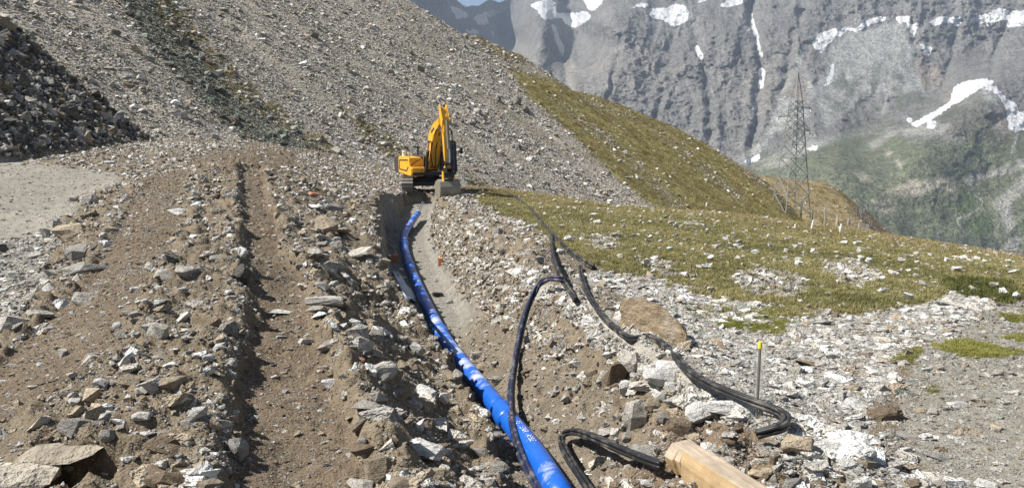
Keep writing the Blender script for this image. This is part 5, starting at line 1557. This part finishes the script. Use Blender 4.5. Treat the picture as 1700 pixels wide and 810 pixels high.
# ------------------------------------------------------------------ excavator
def excavator():
    b = hit(712, 318)
    A = math.radians(24)
    root = empty('excavator', b, math.pi + A); root.scale = (b.y / 42 * 0.95,) * 3
    #        # local +Y = machine front, +X = machine right
    UC = math.radians(-18)                             # undercarriage turned back towards the camera line
    def R_(m): return m.rot_z(UC)
    # tracks
    for s in (-1, 1):
        m = MB()
        Lh, hh, wd = 1.95, 0.42, 0.58
        def trk(u):     # point and tangent round the belt, u in 0..1
            per = 2 * (2 * (Lh - hh)) + 2 * math.pi * hh
            d = u * per; st = 2 * (Lh - hh)
            if d < st: return (-(Lh - hh) + d, 2 * hh), (1, 0)
            d -= st
            if d < math.pi * hh:
                a = math.pi / 2 - d / hh; return ((Lh - hh) + hh * math.cos(a), hh + hh * math.sin(a)), (math.sin(a), -math.cos(a))
            d -= math.pi * hh
            if d < st: return ((Lh - hh) - d, 0), (-1, 0)
            d -= st
            a = -math.pi / 2 - d / hh; return (-(Lh - hh) + hh * math.cos(a), hh + hh * math.sin(a)), (math.sin(a), -math.cos(a))
        prof = [trk(k / 40)[0] for k in range(40)]
        m.prism([(y, z) for y, z in prof], s * 1.15 - wd / 2 + 0.03, s * 1.15 + wd / 2 - 0.03)
        belt = R_(m).build('track', 'dark_steel', root)
        n = 44
        me = None
        for k in range(n):
            (y, z), (ty, tz) = trk((k + 0.5) / n)
            if me is None:
                mm = MB(); mm.box((0, 0, 0), (wd, 0.175, 0.045)); mm.box((0, 0.05, 0.035), (wd, 0.03, 0.05))
                bmesh.ops.recalc_face_normals(mm.bm, faces=mm.bm.faces); me = bpy.data.meshes.new('track_shoe'); mm.bm.to_mesh(me); mm.bm.free(); me.materials.append(MATS['track_steel'])
            o = bpy.data.objects.new('track_shoe', me); COL.objects.link(o); o.parent = belt
            nrm = Vector((0, -tz, ty))
            fx = Vector((1, 0, 0)); fy = Vector((0, ty, tz)); fz = fx.cross(fy)
            M_ = Matrix((fx, fy, fz)).transposed().to_4x4()
            o.matrix_local = Matrix.Rotation(UC, 4, 'Z') @ Matrix.Translation((s * 1.15, y, z)) @ M_
        m = MB()
        for yy in (-Lh + hh, Lh - hh): m.cyl((s * 1.15 - 0.31, yy, hh), (s * 1.15 + 0.31, yy, hh), hh * 0.7, seg=18)
        m.box((s * 1.15, 0, hh), (0.40, 2.6, 0.34))
        R_(m).build('track_frame', 'dark_steel', root)
    m = MB(); m.box((0, 0, 0.62), (1.9, 1.2, 0.36), None, 0.05); m.box((0, 0.75, 0.5), (1.9, 0.25, 0.25)); m.cyl((0, 0, 0.8), (0, 0, 1.0), 0.6, seg=24)
    R_(m).build('undercarriage', 'dark_steel', root)
    # house
    m = MB(); m.box((0, -0.45, 1.08), (2.5, 3.2, 0.16)); m.build('platform', 'dark_steel', root)
    m = MB(); m.prism([(-2.55, 1.02), (-2.1, 0.95), (-1.5, 0.95), (-1.5, 1.98), (-2.3, 1.98), (-2.62, 1.7)], -1.27, 1.27, bevel=0.08); m.build('counterweight', 'graphite', root)
    m = MB(); m.prism([(-1.48, 1.17), (0.0, 1.17), (0.0, 1.95), (-0.4, 2.02), (-1.48, 2.02)], -0.42, 0.55, bevel=0.05); m.build('engine_hood', 'graphite', root)
    # right-hand tank and toolbox block (the big yellow box in view)
    m = MB(); m.prism([(-1.48, 1.0), (0.85, 0.92), (1.1, 1.05), (1.12, 1.42), (0.72, 1.45), (0.70, 1.94), (-1.48, 1.97)], 0.56, 1.32, bevel=0.05)
    bx = m.build('side_box', 'yellow_paint', root)
    m = MB(); m.bar((1.335, -1.25, 1.25), (1.335, 0.2, 1.22), 0.02, 0.05); m.bar((1.335, 0.2, 1.22), (1.335, 0.5, 1.45), 0.02, 0.05); m.bar((1.335, -1.25, 1.25), (1.335, -1.2, 1.75), 0.02, 0.05); m.bar((1.335, -1.2, 1.75), (1.335, 0.45, 1.82), 0.02, 0.05)
    m.build('stripe', 'graphite', bx)
    m = MB(); m.bar((0.62, 0.735, 1.92), (1.2, 0.735, 1.55), 0.02, 0.03); m.bar((0.75, 1.14, 1.2), (0.75, 1.14, 1.36), 0.03, 0.03); m.box((0.95, 0.715, 1.5), (0.16, 0.02, 0.03)); m.build('seam', 'graphite', bx)
    m = MB()
    for a, c in (((1.28, 0.68, 1.4), (1.28, 0.68, 2.3)), ((1.28, 0.68, 2.3), (1.28, -0.9, 2.3)), ((1.28, -0.9, 2.3), (1.28, -0.9, 1.95)), ((0.62, 1.0, 1.4), (0.62, 1.0, 2.35)), ((0.62, 1.0, 2.35), (0.62, 0.3, 2.35)), ((0.62, 0.3, 2.35), (0.62, 0.3, 1.95))):
        m.cyl(a, c, 0.02, seg=8)
    m.build('handrail', 'chrome', root)
    m = MB(); m.cyl((1.05, -1.15, 1.95), (1.05, -1.15, 2.22), 0.13, seg=14); m.cyl((1.05, -1.15, 2.22), (1.05, -1.15, 2.27), 0.17, 0.12, seg=14); m.build('air_cleaner', 'white_paint', root)
    m = MB(); m.cyl((0.3, -1.0, 2.0), (0.3, -1.0, 2.5), 0.05, seg=10); m.build('exhaust', 'dark_steel', root)
    # cab on the machine's left
    m = MB()
    for x in (-1.3, -0.5):
        m.bar((x, 1.05, 1.15), (x, 0.85, 2.75), 0.08); m.bar((x, -0.55, 1.15), (x, -0.55, 2.75), 0.08); m.bar((x, 0.85, 2.75), (x, -0.55, 2.75), 0.08)
    m.prism([(-0.6, 2.74), (0.9, 2.74), (0.85, 2.86), (-0.55, 2.86)], -1.34, -0.46, bevel=0.04)
    m.box((-0.9, 0.25, 1.22), (0.84, 1.6, 0.14)); m.box((-0.9, -0.53, 1.7), (0.8, 0.05, 1.0))
    cab = m.build('cab', 'graphite', root)
    m = MB(); m.prism([(1.02, 1.3), (0.86, 2.7), (0.84, 2.7), (1.0, 1.3)], -1.25, -0.55); m.build('windscreen', 'cab_glass', cab)
    for x in (-1.31, -0.49):
        m = MB(); m.prism([(0.98, 1.3), (0.82, 2.7), (-0.5, 2.7), (-0.5, 1.3)], x - 0.008, x + 0.008); m.build('side_window', 'cab_glass', cab)
    m = MB(); m.box((-1.62, 0.98, 2.3), (0.16, 0.05, 0.34), None, 0.015); m.bar((-1.55, 0.98, 2.45), (-1.3, 0.9, 2.6), 0.025); m.build('mirror', 'dark_steel', cab)
    # boom: curved box girder
    def girder(cen, depth, x0, x1, name, mat, par, taper=None):
        m = MB(); top, bot = [], []
        for i, (y, z) in enumerate(cen):
            a = cen[max(i - 1, 0)]; c = cen[min(i + 1, len(cen) - 1)]
            d = Vector((c[0] - a[0], c[1] - a[1])).normalized(); nv = Vector((-d.y, d.x))
            h = depth[i] / 2
            top.append((y + nv.x * h, z + nv.y * h)); bot.append((y - nv.x * h, z - nv.y * h))
        m.prism(top + bot[::-1], x0, x1, bevel=0.025)
        return m.build(name, mat, par)
    BX = 0.08
    boom = girder([(0.75, 1.35), (1.0, 1.9), (1.25, 2.5), (1.55, 3.05), (2.0, 3.45), (2.5, 3.7), (2.95, 3.88)], [0.30, 0.5, 0.66, 0.74, 0.62, 0.48, 0.30], BX - 0.29, BX + 0.29, 'boom', 'yellow_paint', root)
    m = MB(); m.prism([(1.75, 3.28), (2.25, 3.52), (2.2, 3.62), (1.7, 3.4)], BX + 0.292, BX + 0.302); m.build('logo_panel', 'graphite', boom)
    for s in (-1, 1):
        x = BX + s * 0.42
        m = MB(); m.cyl((x, 1.15, 1.25), (x, 1.52, 2.35), 0.085, seg=12); cy = m.build('boom_cylinder', 'dark_steel', root)
        m = MB(); m.cyl((x, 1.52, 2.35), (x, 1.66, 2.85), 0.05, seg=12); m.cyl((x - s * .2, 1.66, 2.85), (x + s * .06, 1.66, 2.85), 0.08, seg=12); m.build('piston_rod', 'chrome', cy)
    m = MB(); m.cyl((BX, 1.25, 3.42), (BX, 2.3, 4.05), 0.095, seg=12); m.box((BX, 1.3, 3.35), (0.2, 0.2, 0.2)); cy = m.build('stick_cylinder', 'yellow_paint', root)
    m = MB(); m.cyl((BX, 2.3, 4.05), (BX, 2.95, 4.42), 0.05, seg=12); m.build('piston_rod', 'chrome', cy)
    m = MB()
    for s in (-0.12, 0, 0.12): m.tube([(BX + s, 1.0, 1.4), (BX + s * 1.5, 1.5, 1.55), (BX + s * 2.4, 1.55, 2.2), (BX + s * 2.2, 1.9, 3.0), (BX + s * 2.4, 2.6, 3.5)], 0.03, 8)
    m.build('hose', 'black_plastic', boom)
    # stick
    stick = girder([(2.85, 4.60), (3.02, 4.1), (3.15, 3.55), (3.28, 2.6), (3.42, 1.5)], [0.16, 0.46, 0.5, 0.38, 0.26], BX - 0.16, BX + 0.16, 'stick', 'yellow_paint', root)
    m = MB()
    for s in (-1, 1): m.prism([(2.72, 4.78), (2.96, 4.78), (3.35, 4.0), (3.2, 3.55), (2.95, 3.75)], BX + s * 0.17, BX + s * 0.20)
    m.build('stick_ear', 'yellow_paint', stick)
    m = MB(); m.cyl((BX - 0.02, 3.42, 4.0), (BX - 0.02, 3.62, 2.5), 0.09, seg=12); cy = m.build('bucket_cylinder', 'track_steel', root)
    m = MB(); m.cyl((BX - 0.02, 3.62, 2.5), (BX - 0.02, 3.70, 1.75), 0.05, seg=12); m.build('piston_rod', 'chrome', cy)
    m = MB()
    for s in (-1, 1):
        m.bar((BX + s * 0.2, 3.36, 1.85), (BX + s * 0.2, 3.72, 1.75), 0.05, 0.12); m.bar((BX + s * 0.14, 3.70, 1.75), (BX + s * 0.14, 3.78, 1.15), 0.06, 0.12)
    m.cyl((BX - 0.24, 3.70, 1.75), (BX + 0.24, 3.70, 1.75), 0.06)
    m.build('bucket_link', 'dark_steel', root)
    m = MB()
    for s in (-0.2, 0.2): m.tube([(BX + s, 2.9, 3.7), (BX + s * 1.5, 3.35, 3.4), (BX + s * 1.4, 3.5, 2.4), (BX + s * 1.2, 3.6, 1.6)], 0.032, 8)
    m.build('hose', 'black_plastic', stick)
    m = MB(); m.box((BX, 3.55, 1.12), (0.5, 0.5, 0.16), None, 0.02); m.box((BX - 0.16, 3.55, 1.3), (0.06, 0.4, 0.3)); m.box((BX + 0.16, 3.55, 1.3), (0.06, 0.4, 0.3)); m.cyl((BX - 0.3, 3.42, 1.4), (BX + 0.3, 3.42, 1.4), 0.06); m.cyl((BX - 0.3, 3.75, 1.25), (BX + 0.3, 3.75, 1.25), 0.06)
    m.build('quick_coupler', 'dark_steel', root)
    # bucket: curved shell with side plates and teeth, back of the shell towards the camera
    outer = [(3.15, 0.82), (3.5, 0.92), (3.78, 0.80), (3.92, 0.56), (3.93, 0.34), (3.84, 0.1), (3.62, -0.04), (3.3, 0.0)]
    m = MB()
    for i in range(len(outer) - 1):
        (y0, z0), (y1, z1) = outer[i], outer[i + 1]
        m.bar_ = None
        d = Vector((0, y1 - y0, z1 - z0)); c = Vector((BX, (y0 + y1) / 2, (z0 + z1) / 2))
        ang = math.atan2(d.z, d.y)
        m.box(c, (1.08, d.length + 0.03, 0.045), Euler((ang, 0, 0)))
    shell = m.build('bucket', 'bucket_steel', root)
    for s in (-1, 1):
        m = MB(); m.prism(outer + [(3.05, 0.2), (2.95, 0.6)], BX + s * 0.54 - 0.025, BX + s * 0.54 + 0.025); m.build('side_plate', 'bucket_steel', shell)
        m = MB(); m.prism([(3.45, 0.86), (3.45, 1.35), (3.65, 1.35), (3.74, 0.82)], BX + s * 0.28 - 0.03, BX + s * 0.28 + 0.03); m.build('lug', 'yellow_paint', shell)
    for k in range(5):
        x = BX - 0.46 + k * 0.23
        m = MB(); m.prism([(3.3, -0.02), (3.3, 0.06), (2.98, 0.1), (2.98, 0.07)], x - 0.05, x + 0.05); m.build('tooth', 'dark_steel', shell)
    tag(root, 'yellow crawler excavator with raised boom and lowered bucket at the trench end', 'excavator')
excavator()

# ------------------------------------------------------------------ haze between here and the mountains
def haze():
    m = MB(); lo = (-7000, -600, -1400); hi = (9000, 9800, 1500)
    m.box([(a + b) / 2 for a, b in zip(lo, hi)], [b - a for a, b in zip(lo, hi)])
    t = NT('haze_mat')
    t.t.nodes.remove(t.b)
    v = t.n('ShaderNodeVolumePrincipled')
    v.inputs['Color'].default_value = (0.62, 0.75, 0.95, 1); v.inputs['Density'].default_value = HAZE; v.inputs['Anisotropy'].default_value = 0.2
    t.l(v.outputs[0], t.o.inputs['Volume'])
    o = m.build('haze', 'haze_mat')
    tag(o, None, None, None, 'stuff'); o['label'] = 'thin blue mountain haze over the valley'
HAZE = 0.00005
haze()
